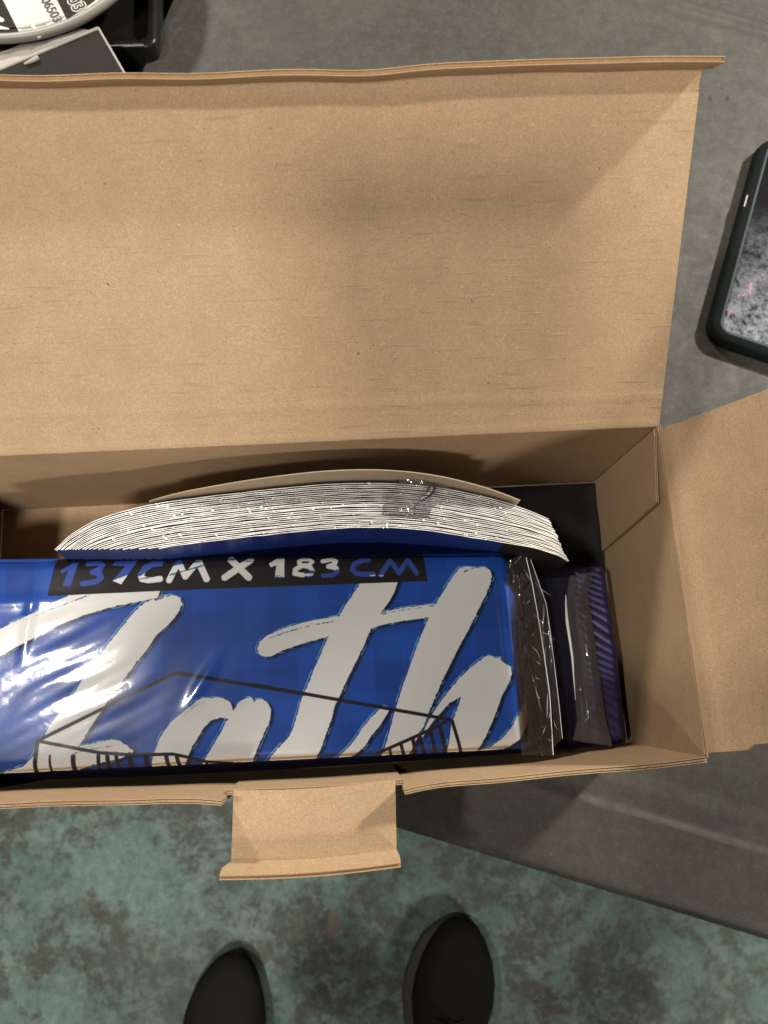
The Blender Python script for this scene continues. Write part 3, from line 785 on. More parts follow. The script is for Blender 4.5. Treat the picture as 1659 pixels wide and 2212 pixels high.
# film over the packet with soft pulls and dents
def film_h(x, y):
    h = 0.0014 + 0.0004 * math.sin(x * 33 + y * 21) + 0.00022 * math.sin(x * 61 - y * 47 + 1.0)
    def ridge(px, py, ang, L, w, amp):
        c, s = math.cos(ang), math.sin(ang)
        a = (x - px) * c + (y - py) * s; b = -(x - px) * s + (y - py) * c
        return amp * math.exp(-(a / L) ** 2 - (b / w) ** 2)
    h += ridge(-0.185, 0.010, 0.62, 0.040, 0.016, -0.0005)
    g = math.exp(-((x + 0.195) / 0.055) ** 2 - ((y - 0.022) / 0.045) ** 2)
    pp = -(x + 0.19) * math.sin(0.62) + (y - 0.015) * math.cos(0.62); aa = (x + 0.19) * math.cos(0.62) + (y - 0.015) * math.sin(0.62)
    h += g * (0.00018 * math.sin(pp * 260 + 2.2 * math.sin(aa * 60)) + 0.00006 * math.sin(pp * 640 + aa * 120))
    h += ridge(-0.228, 0.059, 1.45, 0.020, 0.0028, 0.0010)
    h += ridge(-0.107, 0.012, 1.0, 0.018, 0.0040, 0.0013)
    h += ridge(-0.25, 0.075, 0.0, 0.05, 0.004, 0.0006)
    h += ridge(0.060, 0.02, 1.3, 0.05, 0.006, 0.0004)
    h += ridge(0.108, 0.02, 1.60, 0.09, 0.0030, 0.0012)
    h += ridge(0.117, 0.00, 1.62, 0.09, 0.0022, 0.0012)
    return h
m = MB()
xs2 = np.linspace(PX0, PX1 + 0.0005, 170)
rows = []
for x in xs2:
    sec = pk_section(min(x, PX1 - 0.0006), 0.0010, 0.0)
    base = sec[5:-5]
    # resample finely across the top
    ya = [p[0] for p in base]; za = [p[1] for p in base]
    q = np.linspace(0, len(base) - 1, 90)
    row = []
    for t in q:
        i = min(int(t), len(base) - 2); f = t - i
        y = ya[i] * (1 - f) + ya[i + 1] * f; z = za[i] * (1 - f) + za[i + 1] * f
        row.append((x, y, z + film_h(x, y)))
    rows.append(row)
m.grid(rows, None, 0, False)
m.build("film_sleeve", M_FILM, pk)

# crumpled free end of the film, two layers with a hard folded edge
def crumple(seed, n, amp):
    """roof-shaped creases, long ones along the fold and short ones across"""
    rg = np.random.default_rng(seed)
    L = []
    for q in range(n):
        cu, cv = rg.random(), rg.random()
        along_ = rg.random() < 0.6
        a = rg.normal(0, 0.25) if along_ else rg.normal(1.1, 0.5)
        L.append((cu, cv, math.cos(a), math.sin(a), (0.10 + 0.22 * rg.random()) if along_ else 0.06 + 0.08 * rg.random(), 0.05 + 0.10 * rg.random(), rg.normal(0.5, 1.0)))
    def f(u, v):
        h = 0.0
        for cu, cv, c, s_, ln, w, am in L:
            dv, du = (v - cv), (u - cu) * 0.22
            a_ = dv * c + du * s_; b_ = -dv * s_ + du * c
            w_ = w * 0.22
            if abs(b_) < w_ and abs(a_) < ln:
                h += am * (0.5 + 0.5 * math.cos(math.pi * b_ / w_)) * (1 - (a_ / ln) ** 2)
        return amp * h
    return f
def film_patch(L, Rr, name, parent, seed, n, amp, nu=26, nv=80, sag=0.0, mat=None):
    """sheet between two edge polylines L and Rr (front to back)"""
    def along(poly, v):
        poly = [Vector(p) for p in poly]
        t = v * (len(poly) - 1); i = min(int(t), len(poly) - 2); f = t - i
        return poly[i].lerp(poly[i + 1], f)
    cr = crumple(seed, n, amp)
    rows = []
    for u in np.linspace(0, 1, nu):
        row = []
        for v in np.linspace(0, 1, nv):
            p = along(L, v).lerp(along(Rr, v), u)
            e = min(1.0, u * 5)
            p.z += 0.0
            p.z += cr(u, v) * e - sag * math.sin(math.pi * u)
            row.append(p)
        rows.append(row)
    mb = MB(); mb.grid(rows, None, 0, False, True)
    return mb.build(name, mat or M_CRINKLE, parent)
film_patch([(0.1120, -0.050, 0.0965), (0.1110, -0.010, 0.0985), (0.1115, 0.040, 0.0985), (0.1130, 0.0850, 0.0965)],
           [(0.1375, -0.0525, 0.080), (0.1395, -0.010, 0.080), (0.1365, 0.040, 0.083), (0.1300, 0.0940, 0.088)], "film_end", pk, 5, 60, 0.00060, 60, 240)
film_patch([(0.1370, -0.0500, 0.076), (0.1390, -0.010, 0.078), (0.1360, 0.040, 0.081), (0.1300, 0.0930, 0.086)],
           [(0.1470, -0.0420, 0.074), (0.1455, -0.002, 0.080), (0.1435, 0.055, 0.082), (0.1345, 0.0900, 0.084)], "film_end", pk, 8, 40, 0.00055, 36, 240)
M_FILM_EDGE_GLINT = simple("film_edge_glint", (0.72, 0.71, 0.69), 0.25, 0.6, 0.1, 100)  # white for the film edges and the modelled glints
m = MB()
m.tube([(0.1376, -0.0525, 0.0805), (0.1396, -0.010, 0.0808), (0.1382, 0.018, 0.082), (0.1366, 0.040, 0.0838), (0.1335, 0.070, 0.087), (0.1301, 0.0940, 0.0885)], 0.00032, 6)
m.tube([(0.1301, 0.0940, 0.0885), (0.1215, 0.0852, 0.0890)], 0.00022, 6)
m.tube([(0.1470, -0.0420, 0.0745), (0.1463, -0.02, 0.078), (0.1455, -0.002, 0.0805), (0.1446, 0.03, 0.082), (0.1435, 0.055, 0.0824), (0.1345, 0.0900, 0.0844)], 0.00022, 6)
m.build("film_seam", M_FILM_EDGE_GLINT, pk)

rg = np.random.default_rng(44)
for q in range(24):  # thin white slivers standing in for glints on the film
    m = MB()
    y = -0.048 + 0.130 * rg.random() ** 1.35; x = 0.1245 + 0.0165 * rg.random() + (0.003 if y > 0.06 else 0)
    a = rg.normal(1.7, 0.5); L = 0.003 + 0.015 * rg.random() ** 2; bnd = rg.normal(0, 0.16)
    z = 0.0868 + 0.0012 * rg.random() - max(0.0, -y) * 0.09 - max(0.0, x - 0.137) * 0.3
    p0 = Vector((x, y, z)); d0 = Vector((math.cos(a), math.sin(a), 0)) * L; d1 = Vector((-d0.y, d0.x, 0)) * bnd
    r0 = 0.00008 + 0.00011 * rg.random()
    m.tube([p0 - d0 * 0.5, p0 + d1 * 0.5 + Vector((0, 0, 0.0006)), p0 + d0 * 0.5], [r0 * 0.3, r0, r0 * 0.2], 6)
    m.build("film_glint", M_FILM_EDGE_GLINT, pk)

# ------------------------------------------------------------------ dark purple wrapped textile below, with its own film fold
k = NT("purple_ribbed_cloth")
cw = k.n("ShaderNodeTexCoord"); 
c = k.mix(k.ramp(k.noise(k.coord("Object"), 120, 4), [(0.3, 0.0), (0.7, 1.0)]), (0.008, 0.007, 0.042), (0.024, 0.019, 0.105))
k.l(c, k.p.inputs["Base Color"]); k.p.inputs["Roughness"].default_value = 0.42; k.p.inputs["Specular IOR Level"].default_value = 0.6
M_PURPLE = k.mat
pu = root("purple_bag", (0.0, 0.02, ZB - 0.006), "dark purple ribbed bundle in clear film between the blue packet and the right wall", "bundle")
m = MB()
rows = []
for x in list(np.linspace(-0.285, 0.14, 20)) + list(np.linspace(0.142, 0.2125, 100)):
    row = []
    e = max(0.0, min(1.0, (0.2130 - x) / 0.012))
    rr = math.sqrt(1 - (1 - e) ** 2)
    ymax = 0.093 + 0.0 * min(1.0, max(0.0, (x - 0.152) / 0.006))
    for y in np.linspace(-0.0525, ymax, 200):
        ef = min(1.0, min((y + 0.0530), (ymax + 0.0005 - y)) / 0.010); ef = math.sqrt(max(0.0, 1 - (1 - ef) ** 2))
        z = 0.006 + 0.036 * rr * ef
        if x > 0.14:
            d = (x * 0.5 + y * 0.86)
            z += 0.0011 * abs(math.sin(d * 560 + 1.5 * math.sin(y * 90))) * rr * ef * min(1.0, max(0.0, (x - 0.178) / 0.006)) * min(1.0, max(0.0, (0.2075 - x) / 0.002))
        y -= 0.0038 * max(0.0, 1 - (x / 0.23) ** 2) * max(0.0, min(1.0, (0.0 - y) / 0.04))
        xx = x - 0.0022 * min(1.0, abs(y - 0.02) / 0.07)
        row.append((xx, y, z))
    rows.append(row)
kx = [i for i, r in enumerate(rows) if r[0][0] > 0.180][0]
kz = [i for i, r in enumerate(rows) if r[0][0] > 0.2065][0]
m.grid(rows[:kx + 1], None, 0, False)
ny_ = 190
m.grid([r[ny_:] for r in rows[kx:kz + 1]], None, 0, False)
m.grid(rows[kz:], None, 0, False)
m.build("dark_wrap", simple("navy_wrap", (0.007, 0.007, 0.018), 0.42, 0.3, 0.4, 70), pu)
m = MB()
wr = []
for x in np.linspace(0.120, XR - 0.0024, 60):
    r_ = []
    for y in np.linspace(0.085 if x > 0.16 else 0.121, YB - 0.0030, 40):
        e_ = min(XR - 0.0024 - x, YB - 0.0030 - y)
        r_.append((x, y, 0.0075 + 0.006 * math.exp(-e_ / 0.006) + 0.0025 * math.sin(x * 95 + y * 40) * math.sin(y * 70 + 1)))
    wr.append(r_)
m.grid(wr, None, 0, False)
m.build("shade_sheet", M_SHADE_BLACK, pu)  # flat black sheet added in place of deep shade on the box floor
m = MB(); m.grid([r[:ny_ + 1] for r in rows[kx:kz + 1]], None, 0, False)
m.build("ribbed_cloth", M_PURPLE, pu)
M_DARK_FILM = film_mat("smoky_film", 0.09, 0.050, 1.5, 0.03, (0.85, 0.85, 0.90))
film_patch([(0.1619, -0.0460, 0.047), (0.1652, -0.0326, 0.052), (0.1658, 0.0004, 0.0535), (0.1661, 0.0158, 0.0545), (0.1651, 0.0426, 0.0545), (0.1670, 0.0588, 0.053), (0.1726, 0.0787, 0.050)],
           [(0.1920, -0.0520, 0.0455), (0.1885, -0.0300, 0.048), (0.1879, -0.0165, 0.049), (0.1873, 0.0147, 0.049), (0.1868, 0.0467, 0.049), (0.1860, 0.0617, 0.0485), (0.1929, 0.0817, 0.0475)], "film_fold", pu, 21, 18, 0.0006, 50, 160, -0.0025, M_DARK_FILM)
m = MB()
m.tube([(0.1655, -0.016, 0.0538), (0.1658, 0.0004, 0.0545), (0.1662, 0.0158, 0.0555), (0.1652, 0.0426, 0.0555), (0.1660, 0.0540, 0.0542), (0.1672, 0.0640, 0.053)], [0.0002, 0.0005, 0.0009, 0.0012, 0.0008, 0.0002], 10)
m.build("film_glint", M_FILM_EDGE_GLINT, pu)  # white sliver standing in for the highlight along the fold

# ------------------------------------------------------------------ mobile phone on the table
ph = root("mobile_phone", (0.43, 0.40, 0.0), "dark mobile phone in a black rubber case lying face up on the table", "phone")
PA = Vector((0.3530, 0.2830, 0)); PU = Vector((0.387, 0.922, 0)).normalized(); PV = Vector((PU.y, -PU.x, 0))
PLn, PWd = 0.236 * 0.70, 0.084
PA = Vector((0.3335, 0.2965, 0))
def rrect(l, w, r, z, inset=0.0, seg=8):
    pts = []
    for cx, cy, a0 in ((l - r, r, -90), (l - r, w - r, 0), (r, w - r, 90), (r, r, 180)):
        for k2 in range(seg + 1):
            a = math.radians(a0 + 90 * k2 / seg)
            x = cx + (r - inset) * math.cos(a); y = cy + (r - inset) * math.sin(a)
            pts.append(PA + PU * x + PV * y + Vector((0, 0, z)))
    return pts
PH_L = 0.2300
def loop_skin(mb, loops, mat=0, cap_top=None, cap_bot=None, smooth=True):
    rows = [lp + [lp[0]] for lp in loops]
    mb.grid(rows, None, mat, False, smooth)
    if cap_top is not None: mb.face(list(loops[-1]), None, cap_top)
    if cap_bot is not None: mb.face(list(reversed(loops[0])), None, cap_bot)
m = MB()
loop_skin(m, [rrect(PH_L, 0.10, 0.020, z, i) for z, i in ((0.0005, 0.003), (0.002, 0.0008), (0.006, 0.0), (0.012, 0.0010), (0.0142, 0.0040), (0.0150, 0.0085))], 0, None, 0)
m.build("phone_case", M_CASE, ph)
m = MB()
loop_skin(m, [rrect(PH_L, 0.10, 0.020, z, i) for z, i in ((0.0150, 0.0086), (0.0154, 0.0094), (0.0152, 0.0104), (0.0146, 0.0112), (0.0128, 0.0118))], 0)
m.build("case_rim", M_CASE_RIM, ph)
k = NT("smeared_phone_screen")
co = k.coord("Object")
sm_ = k.noise(co, 75, 12, 0.78, 0.2)
tc = k.n("ShaderNodeSeparateXYZ"); k.l(co, tc.inputs[0])
ym = k.n("ShaderNodeMapRange"); ym.inputs[1].default_value = -0.105; ym.inputs[2].default_value = 0.03; ym.inputs[3].default_value = 1.0; ym.inputs[4].default_value = 0.0
k.l(tc.outputs[1], ym.inputs[0])
mm = k.n("ShaderNodeMath", operation='MULTIPLY'); k.l(ym.outputs[0], mm.inputs[0]); k.l(k.ramp(sm_, [(0.40, 0.0), (0.56, 1.0)]), mm.inputs[1])
c = k.mix(mm.outputs[0], (0.010, 0.010, 0.011), (0.20, 0.215, 0.245))
pk_ = k.ramp(k.noise(co, 70, 5, 0.65, 0.3), [(0.60, 0.0), (0.64, 1.0)])
c = k.mix(k.mix(1.0, pk_, ym.outputs[0], 'MULTIPLY'), c, (0.42, 0.22, 0.29))
k.l(c, k.p.inputs["Base Color"]); k.p.inputs["Roughness"].default_value = 0.06; k.p.inputs["Specular IOR Level"].default_value = 0.3
M_SCREEN = k.mat
m = MB(); m.face(rrect(PH_L, 0.10, 0.020, 0.0130, 0.0116), None, 0)
m.build("screen", M_SCREEN, ph)
m = MB()
c0 = PA + PU * 0.150 + PV * 0.0022
m.box((c0.x, c0.y, 0.0140), 0.0012, 0.013, 0.0016, -math.atan2(PU.x, PU.y))
m.build("side_button", M_LID_PLASTIC, ph)

# ------------------------------------------------------------------ neighbouring side bench with its clutter (top left)
SZ = -0.030
sb = root("side_bench", tp(-0.80, 0.6, FZ), "dark brown side bench beyond the end of the grey table", "bench")
M_BENCH = simple("dark_bench_top", (0.045, 0.036, 0.028), 0.7, 0.3, 0.25, 30)
m = MB()
c0 = tp(-0.80, 0.6, SZ - 0.02)
m.box(c0, 0.70, 1.1, 0.04, math.atan2(TE.y, TE.x)); m.build("bench_top", M_BENCH, sb)
for a, b in ((-1.10, 0.1), (-0.50, 0.1), (-1.10, 1.1), (-0.50, 1.1)):
    m = MB(); m.tube([tp(a, b, SZ - 0.041), tp(a, b, FZ)], 0.018, 10); m.build("leg", M_STEEL, sb)

# flat black carton with white edges
bx = root("black_carton", (-0.30, 0.60, SZ), "flat black carton with white worn edges below the round white lid", "carton")
q0 = Vector((-0.2085, 0.6105, 0)); q1 = Vector((-0.1905, 0.5674, 0))
ex = Vector((0.0886, 0.0437, 0)).normalized() * -1
ey = Vector((ex.y, -ex.x, 0))
if ey.y > 0: ey = -ey
def cp(a, b, z): return q0 + ex * a + ey * b + Vector((0, 0, z))
m = MB()
Lc, Wc, z0, z1 = 0.24, 0.075, SZ + 0.0005, 0.050
P = [cp(0, 0, z0), cp(Lc, 0, z0), cp(Lc, Wc, z0), cp(0, Wc, z0), cp(0, 0, z1), cp(Lc, 0, z1), cp(Lc, Wc, z1), cp(0, Wc, z1)]
for q in ((0, 1, 2, 3), (4, 7, 6, 5), (0, 4, 5, 1), (1, 5, 6, 2), (2, 6, 7, 3), (3, 7, 4, 0)):
    m.face([P[i] for i in q], None, 0)
m.build("carton_body", M_BLACK_CARD, bx)
m = MB()
m.tube([cp(0, 0, z1), cp(0, Wc, z1)], 0.0011, 6); m.tube([cp(0, 0, z1), cp(Lc, 0, z1)], 0.0016, 6)
m.build("worn_edge", M_WHITE_CARD, bx)
m = MB()
rows = []
for a in np.linspace(0.0, Lc, 30):
    rows.append([cp(a, -0.002 - 0.020 * v * min(1, a / 0.03), z1 - 0.0005 - 0.004 * v + 0.0008 * math.sin(a * 160 + 5 * v)) for v in (0, 0.3, 0.6, 1.0)])
m.grid(rows, None, 0, False); m.grid([[Vector(p) - Vector((0, 0, 0.001)) for p in r] for r in rows], None, 0, True)
m.build("paper_flap", M_WHITE_CARD, bx)
m = MB()
m.tube([(-0.2608, 0.5777, 0.0521), (-0.2653, 0.5748, 0.0521), (-0.2689, 0.5729, 0.0521), (-0.2733, 0.5711, 0.0521)], [0.0022, 0.0020, 0.0016, 0.0008], 8)
m.build("torn_scrap", M_WHITE_CARD, bx)

# black plastic tray
tr = root("black_tray", (-0.20, 0.68, SZ), "glossy black plastic tray beside the round white lid", "tray")
m = MB()
def tpts(x0, x1, y0, y1, r, z, seg=5):
    pts = []
    for cx, cy, a0 in ((x1 - r, y0 + r, -90), (x1 - r, y1 - r, 0), (x0 + r, y1 - r, 90), (x0 + r, y0 + r, 180)):
        for k2 in range(seg + 1):
            a = math.radians(a0 + 90 * k2 / seg); pts.append(Vector((cx + r * math.cos(a), cy + r * math.sin(a), z)))
    return pts
lo = [tpts(-0.245 - g, -0.167 + g, 0.622 - g, 0.80, 0.010, z) for g, z in ((0.0, SZ + 0.0006), (0.002, SZ + 0.020), (0.0035, 0.018), (0.0025, 0.020), (-0.004, 0.020), (-0.006, 0.017), (-0.010, 0.004))]
loop_skin(m, lo, 0, 0, 0)
m.build("tray_body", M_BLACK_PLASTIC, tr)
m = MB(); m.box((-0.205, 0.640, 0.0055), 0.060, 0.006, 0.003); m.build("tray_rib", M_BLACK_PLASTIC, tr)

# round white lid with stickers
DC = Vector((-0.2937, 0.7326, 0)); DR = 0.1408
dl = root("round_lid", (DC.x, DC.y, 0.052), "round greyish white plastic lid with black and white number stickers", "lid")
m = MB()
def ring(r, z, n=96): return [Vector((DC.x + r * math.cos(2 * math.pi * k2 / n), DC.y + r * math.sin(2 * math.pi * k2 / n), z)) for k2 in range(n)]
loop_skin(m, [ring(DR - 0.004, 0.0512), ring(DR, 0.0530), ring(DR, 0.0570), ring(DR - 0.0012, 0.0592), ring(DR - 0.0034, 0.0600), ring(DR - 0.0060, 0.0592), ring(DR - 0.0072, 0.0570), ring(DR - 0.012, 0.0558),
              ring(DR - 0.0128, 0.0566), ring(DR - 0.0142, 0.0566), ring(DR - 0.0150, 0.0556)], 0, 0, 0)
m.build("lid_disc", M_LID_PLASTIC, dl)
DT = 0.0556
RD = Vector((0.447, -0.894, 0))          # reading direction of the printed numbers
RN = Vector((0.894, 0.447, 0))
m = MB(); m.box((-0.2698, 0.6174, DT + 0.0006), 0.0506, 0.0036, 0.0012, -1.1080); m.build("moulded_rib", M_STICKER, dl)
def quad(name, pts, z, mat, h=0.0004):
    mb = MB(); P2 = [Vector((x, y, z)) for x, y in pts]; Q = [p - Vector((0, 0, h)) for p in P2]
    mb.face(P2, None, 0)
    for i in range(len(P2)):
        j = (i + 1) % len(P2); mb.face([Q[i], Q[j], P2[j], P2[i]], None, 0)
    return mb.build(name, mat, dl)
quad("white_sticker", [(-0.2747, 0.6598), (-0.2586, 0.6577), (-0.2355, 0.6139), (-0.238, 0.6085), (-0.2421, 0.6069), (-0.2482, 0.6043), (-0.251, 0.6052), (-0.2654, 0.6371)], DT + 0.0006, M_STICKER)
quad("white_sticker", [(-0.2543, 0.6541), (-0.2188, 0.6586), (-0.2073, 0.6346), (-0.2226, 0.6208), (-0.2361, 0.6122), (-0.2463, 0.6367)], DT + 0.0008, M_STICKER)
quad("black_sticker", [(-0.2528, 0.6524), (-0.2208, 0.6569), (-0.2098, 0.6351), (-0.2233, 0.6234), (-0.2351, 0.6141), (-0.2449, 0.6367)], DT + 0.0012, M_STICKER_BLACK)
quad("white_sticker", [(-0.3345, 0.6619), (-0.304, 0.6612), (-0.2924, 0.6377), (-0.2734, 0.6009), (-0.2747, 0.5982), (-0.2944, 0.5981), (-0.3306, 0.6002)], DT + 0.0006, M_STICKER)
quad("black_sticker", [(-0.3323, 0.6592), (-0.3053, 0.6587), (-0.2938, 0.6377), (-0.2772, 0.6008), (-0.2946, 0.6006), (-0.3287, 0.6031)], DT + 0.0010, M_STICKER_BLACK)
quad("number_stroke", [(-0.3006, 0.6116), (-0.295, 0.6085), (-0.2866, 0.6054), (-0.2862, 0.6041), (-0.2948, 0.6046), (-0.3002, 0.6047)], DT + 0.0014, M_STICKER)
quad("number_stroke", [(-0.2998, 0.6226), (-0.2948, 0.6182), (-0.2916, 0.616), (-0.291, 0.6135), (-0.2931, 0.6123), (-0.2973, 0.6136), (-0.3009, 0.6175)], DT + 0.0014, M_STICKER)
def text(name, body, size, pos, rot, mat, parent, extr=0.0001, bold=0.0, align='CENTER'):
    cu = bpy.data.curves.new(name, 'FONT')
    cu.body = body; cu.size = size; cu.extrude = extr; cu.align_x = align; cu.align_y = 'CENTER'; cu.offset = bold
    o = bpy.data.objects.new(name + "_tmp", cu); COL.objects.link(o)
    dg = bpy.context.evaluated_depsgraph_get()
    me = bpy.data.meshes.new_from_object(o.evaluated_get(dg))
    bpy.data.objects.remove(o)
    me.transform(Matrix.Translation(Vector(pos) - ROOT_LOC[parent.name]) @ Matrix.Rotation(rot, 4, 'Z'))
    me.materials.clear(); me.materials.append(mat)
    n = bpy.data.objects.new(name, me); COL.objects.link(n); n.parent = parent
    ROOT_LOC[n.name] = ROOT_LOC[parent.name]
    return n

text("sticker_number", "06503", 0.0120, (-0.2496, 0.6251, DT + 0.0009), -1.093, M_INK, dl, 0.0001, 0.0003)
text("sticker_number", "03", 0.0177, (-0.2270, 0.6310, DT + 0.0014), -1.093, M_STICKER, dl, 0.0001, 0.0011)
text("sticker_number", "03", 0.0177, (-0.2270, 0.6310, DT + 0.0018), -1.093, M_STICKER_BLACK, dl, 0.0001, -0.0001)

# ------------------------------------------------------------------ the person taking the picture, standing at the table
person = root("person", (-0.035, -0.55, FZ), "person in dark clothes standing at the table, dark shoe fronts showing on the floor", "person")
M_SKIN = simple("skin", (0.42, 0.25, 0.17), 0.5, 0.4, 0.06, 60)
M_JACKET = simple("dark_jacket_cloth", (0.03, 0.03, 0.033), 0.9, 0.2, 0.2, 200)
M_HAIR = simple("dark_hair", (0.02, 0.014, 0.01), 0.6, 0.4, 0.3, 300)
def skin(name, joints, bones, mat, rootj, sub=2):
    names = list(joints)
    me = bpy.data.meshes.new(name)
    me.from_pydata([joints[n][0] for n in names], [(names.index(a), names.index(b)) for a, b in bones], [])
    o = bpy.data.objects.new(name + "_tmp", me); COL.objects.link(o)
    md = o.modifiers.new("skin", 'SKIN'); md.use_smooth_shade = True
    if not me.skin_vertices: me.skin_vertices.new()
    for n, sv in zip(names, me.skin_vertices[0].data):
        r = joints[n][1]; sv.radius = r if isinstance(r, tuple) else (r, r); sv.use_root = n == rootj
    sb_ = o.modifiers.new("sub", 'SUBSURF'); sb_.levels = sub; sb_.render_levels = sub
    dg = bpy.context.evaluated_depsgraph_get()
    me2 = bpy.data.meshes.new_from_object(o.evaluated_get(dg)); me2.name = name
    bpy.data.objects.remove(o)
    me2.transform(Matrix.Translation(-ROOT_LOC["person"]))
    me2.materials.clear(); me2.materials.append(mat)
    for p in me2.polygons: p.use_smooth = True
    n = bpy.data.objects.new(name, me2); COL.objects.link(n); n.parent = person
    ROOT_LOC[n.name] = ROOT_LOC["person"]
    return n
J = {"pelvis": ((-0.035, -0.61, 0.26), (0.135, 0.095)), "belly": ((-0.035, -0.60, 0.42), (0.125, 0.09)), "chest": ((-0.035, -0.545, 0.63), (0.145, 0.10)),
     "throat": ((-0.036, -0.47, 0.80), 0.062), "neck": ((-0.038, -0.425, 0.87), 0.052), "jaw": ((-0.040, -0.375, 0.925), (0.062, 0.072)), "brow": ((-0.042, -0.365, 1.00), (0.075, 0.092)), "crown": ((-0.042, -0.385, 1.065), (0.060, 0.072)),
     "nose": ((-0.041, -0.272, 0.945), 0.010)}
for n_, dx in (("chest", -0.05), ("throat", -0.09), ("neck", -0.12), ("jaw", -0.135), ("brow", -0.14), ("crown", -0.14), ("nose", -0.135)):
    p_, r_ = J[n_]; J[n_] = ((p_[0] + dx, p_[1], p_[2]), r_)
B = [("pelvis", "belly"), ("belly", "chest"), ("chest", "throat"), ("throat", "neck"), ("neck", "jaw"), ("jaw", "brow"), ("brow", "crown"), ("jaw", "nose")]
for sd, nm in ((-1, "l"), (1, "r")):
    ax = 0.036
    wx = -0.100 if sd < 0 else 0.085
    J["sh" + nm] = ((-0.115 + sd * 0.175, -0.50, 0.765), 0.056)
    J["el" + nm] = ((-0.070 + sd * 0.265, -0.345, 0.545), 0.042)
    J["wr" + nm] = ((wx + sd * 0.012, -0.135, 0.605), (0.026, 0.021))
    J["pa" + nm] = ((wx, -0.085, 0.628), (0.034, 0.016))
    J["th" + nm] = ((wx - sd * 0.012, -0.075, 0.652), 0.010)
    J["tt" + nm] = ((wx - sd * 0.030, -0.050, 0.666), 0.008)
    B += [("throat", "sh" + nm), ("sh" + nm, "el" + nm), ("el" + nm, "wr" + nm), ("wr" + nm, "pa" + nm), ("pa" + nm, "th" + nm), ("th" + nm, "tt" + nm)]
    for k2 in range(4):
        L2 = (0.030, 0.036, 0.034, 0.026)[k2]
        px, py = wx - sd * 0.001 * k2, -0.058 + 0.020 * (1.5 - k2) * 0.9
        J["f%d%s" % (k2, nm)] = ((px - sd * 0.004, py, 0.632 + 0.004 * (1.5 - k2)), 0.0085)
        J["g%d%s" % (k2, nm)] = ((px - sd * (0.004 + L2 * 0.8), py + 0.003, 0.637 + 0.004 * (1.5 - k2)), 0.0072)
        B += [("pa" + nm, "f%d%s" % (k2, nm)), ("f%d%s" % (k2, nm), "g%d%s" % (k2, nm))]
    J["hi" + nm] = ((-0.035 + sd * 0.095, -0.61, 0.20), 0.085)
    J["kn" + nm] = (((-0.165 if sd < 0 else 0.10), -0.575, -0.17), 0.056)
    J["an" + nm] = (((-0.212 if sd < 0 else 0.124), -0.585, -0.565), 0.036)
    B += [("pelvis", "hi" + nm), ("hi" + nm, "kn" + nm), ("kn" + nm, "an" + nm)]
skin("body", J, B, M_SKIN, "pelvis")
JJ = {n: (p, tuple(x + 0.016 for x in (r if isinstance(r, tuple) else (r, r)))) for n, (p, r) in J.items()}
keep = ["pelvis", "belly", "chest", "throat", "shl", "ell", "wrl", "shr", "elr", "wrr"]
skin("jacket", {n: JJ[n] for n in keep}, [b for b in B if b[0] in keep and b[1] in keep], M_JACKET, "pelvis")
keep = ["pelvis", "hil", "knl", "anl", "hir", "knr", "anr"]
skin("trousers", {n: JJ[n] for n in keep}, [b for b in B if b[0] in keep and b[1] in keep], M_TROUSER, "pelvis")
skin("hair", {"a": ((-0.182, -0.395, 1.00), (0.080, 0.085)), "b": ((-0.182, -0.40, 1.075), (0.066, 0.076))}, [("a", "b")], M_HAIR, "a")
# the phone in the hands, its lens just above the camera
hp = root("held_phone", (-0.02, -0.06, 0.655), "dark phone held over the box by the person taking the picture", "phone")
RX, RY, RZ2 = Vector((0.99771, -0.05826, 0.03428)), Vector((0.04900, 0.97271, 0.22678)), Vector((-0.04656, -0.22458, 0.97334))
m = MB()
def hpp(x, y, z): return CAM_POS + RX * x + RY * y + RZ2 * z
lo = []
for z, g in ((0.006, -0.002), (0.0075, 0.0), (0.0135, 0.0), (0.015, -0.002)):
    pts = []
    for cx, cy, a0 in ((0.006, -0.118, -90), (0.006, 0.010, 0), (-0.050, 0.010, 90), (-0.050, -0.118, 180)):
        for k2 in range(7):
            a = math.radians(a0 + 15 * k2); pts.append(hpp(cx + (0.010 + g) * math.cos(a), cy + (0.010 + g) * math.sin(a), z))
    lo.append(pts)
loop_skin(m, lo, 0, 0, 0)
m.build("phone_body", M_CASE, hp)
m = MB()
P = [[hpp(-0.061 - 0.078 * a, -0.124 + 0.140 * b, 0.012 + 0.010 * a) for b in np.linspace(0, 1, 8)] for a in np.linspace(0, 1, 8)]
slab(m, P, normals(P), -0.001, 0.001, [[(a, b) for b in range(8)] for a in range(8)])
m.build("added_shade_cover", M_CASE, hp)  # open flap added out of view to widen the shadow on the lid

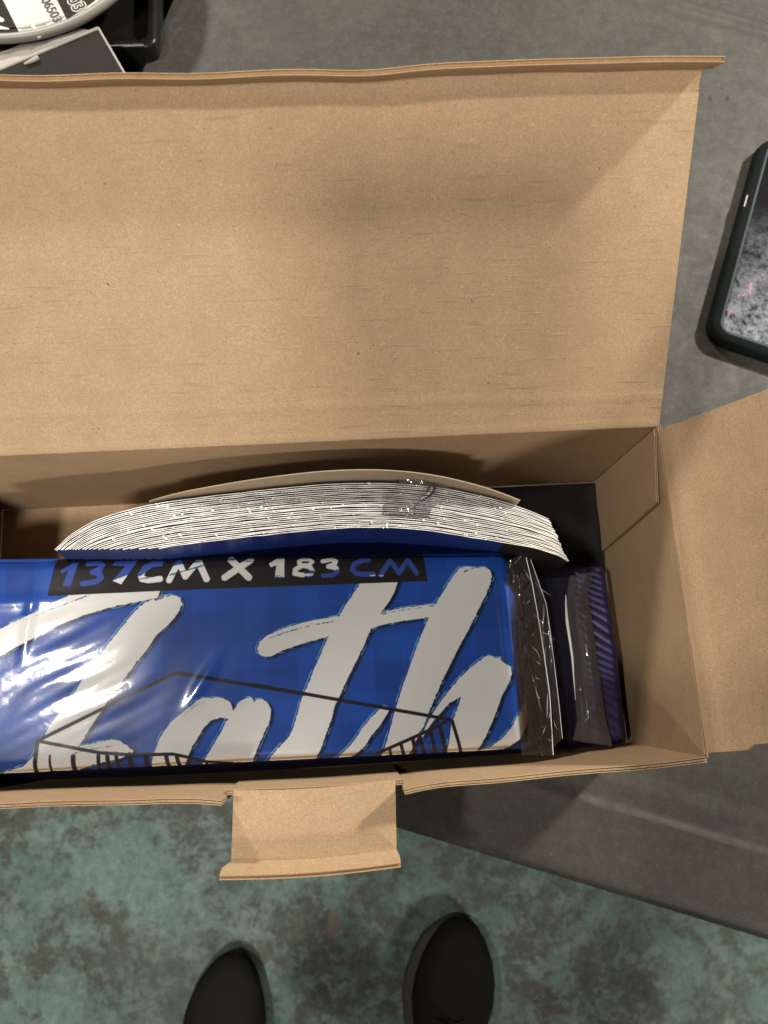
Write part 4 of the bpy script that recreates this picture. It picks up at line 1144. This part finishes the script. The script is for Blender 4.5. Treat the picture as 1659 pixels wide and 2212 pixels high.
# ------------------------------------------------------------------ shoes of the person taking the picture
def shoe(tip, ang, label, lx):
    """outline lofted from toe to heel; ang = heading of the toe, measured from +y"""
    hd = Vector((math.sin(ang), math.cos(ang), 0)); rt = Vector((hd.y, -hd.x, 0))
    tipv = Vector((tip[0], tip[1], FZ))
    Ls = 0.300
    #   s, half width, upper height, toe spring
    st = [(0.000, 0.006, 0.030), (0.005, 0.018, 0.038), (0.014, 0.029, 0.046), (0.030, 0.040, 0.053), (0.055, 0.0525, 0.059), (0.085, 0.0595, 0.066), (0.115, 0.0600, 0.078),
          (0.145, 0.0520, 0.095), (0.175, 0.0460, 0.108), (0.205, 0.0420, 0.113), (0.240, 0.0400, 0.112), (0.270, 0.0370, 0.108), (0.290, 0.0280, 0.096), (0.298, 0.016, 0.070)]
    def bend(s): return lx * (0.010 * (s / 0.15) ** 2 if s < 0.15 else 0.010)
    def P3(s, w, z): return tipv - hd * s + rt * (w + bend(s)) + Vector((0, 0, z))
    rows = []
    for s, w, h in st:
        row = []
        for t in np.linspace(-math.pi / 2 - 0.25, math.pi / 2 + 0.25, 17):
            a = math.sin(t); b = math.cos(t)
            row.append(P3(s, w * math.copysign(abs(a) ** 0.8, a), 0.022 + max(0.0, (h - 0.022)) * max(0.0, b) ** 0.62))
        rows.append(row)
    mb = MB(); mb.grid(rows, None, 0, True)
    r = mb.build("shoe", M_SHOE, person)
    mb = MB(); rows = []
    for s, w, h in st:
        wl = w + (0.0135 * min(1.0, s / 0.03) if lx < 0 else -0.003); wr = w - 0.003; ss = s if s < 0.2 else s + 0.003
        rows.append([P3(ss, -wl + 0.004, 0.0005), P3(ss, -wl, 0.008), P3(ss, -wl, 0.020), P3(ss, -wl + 0.004, 0.0235), P3(ss, 0, 0.0236), P3(ss, wr - 0.004, 0.0235), P3(ss, wr, 0.020), P3(ss, wr, 0.008), P3(ss, wr - 0.004, 0.0005)])
    mb.grid(rows, None, 0, True); mb.face(rows[0], None, 0); mb.face(list(reversed(rows[-1])), None, 0)
    mb.build("sole", M_SOLE, r)
    mb = MB()
    for kq in range(5):
        s = 0.118 + 0.020 * kq
        def hz(s_): return np.interp(s_, [q[0] for q in st], [q[2] for q in st])
        mb.tube([P3(s, -0.027, hz(s) - 0.012), P3(s + 0.004, -0.012, hz(s) + 0.000), P3(s + 0.008, 0.0, hz(s) + 0.004), P3(s + 0.004, 0.012, hz(s) + 0.000), P3(s, 0.027, hz(s) - 0.012)], 0.0028, 8)
    s = 0.128
    mb.tube([P3(s, -0.004, hz(s) + 0.006), P3(s - 0.006, -0.022, hz(s) + 0.006), P3(s - 0.006, -0.046, 0.052), P3(s + 0.004, -0.056, 0.034), P3(s + 0.014, -0.040, hz(s) - 0.014), P3(s + 0.010, -0.010, hz(s) + 0.006)], 0.0024, 8)
    mb.build("lace", M_LACE, r)
    return r
shoe((0.1400, -0.3420), math.radians(8), None, -1)
shoe((-0.1960, -0.3690), math.radians(15), None, 1)
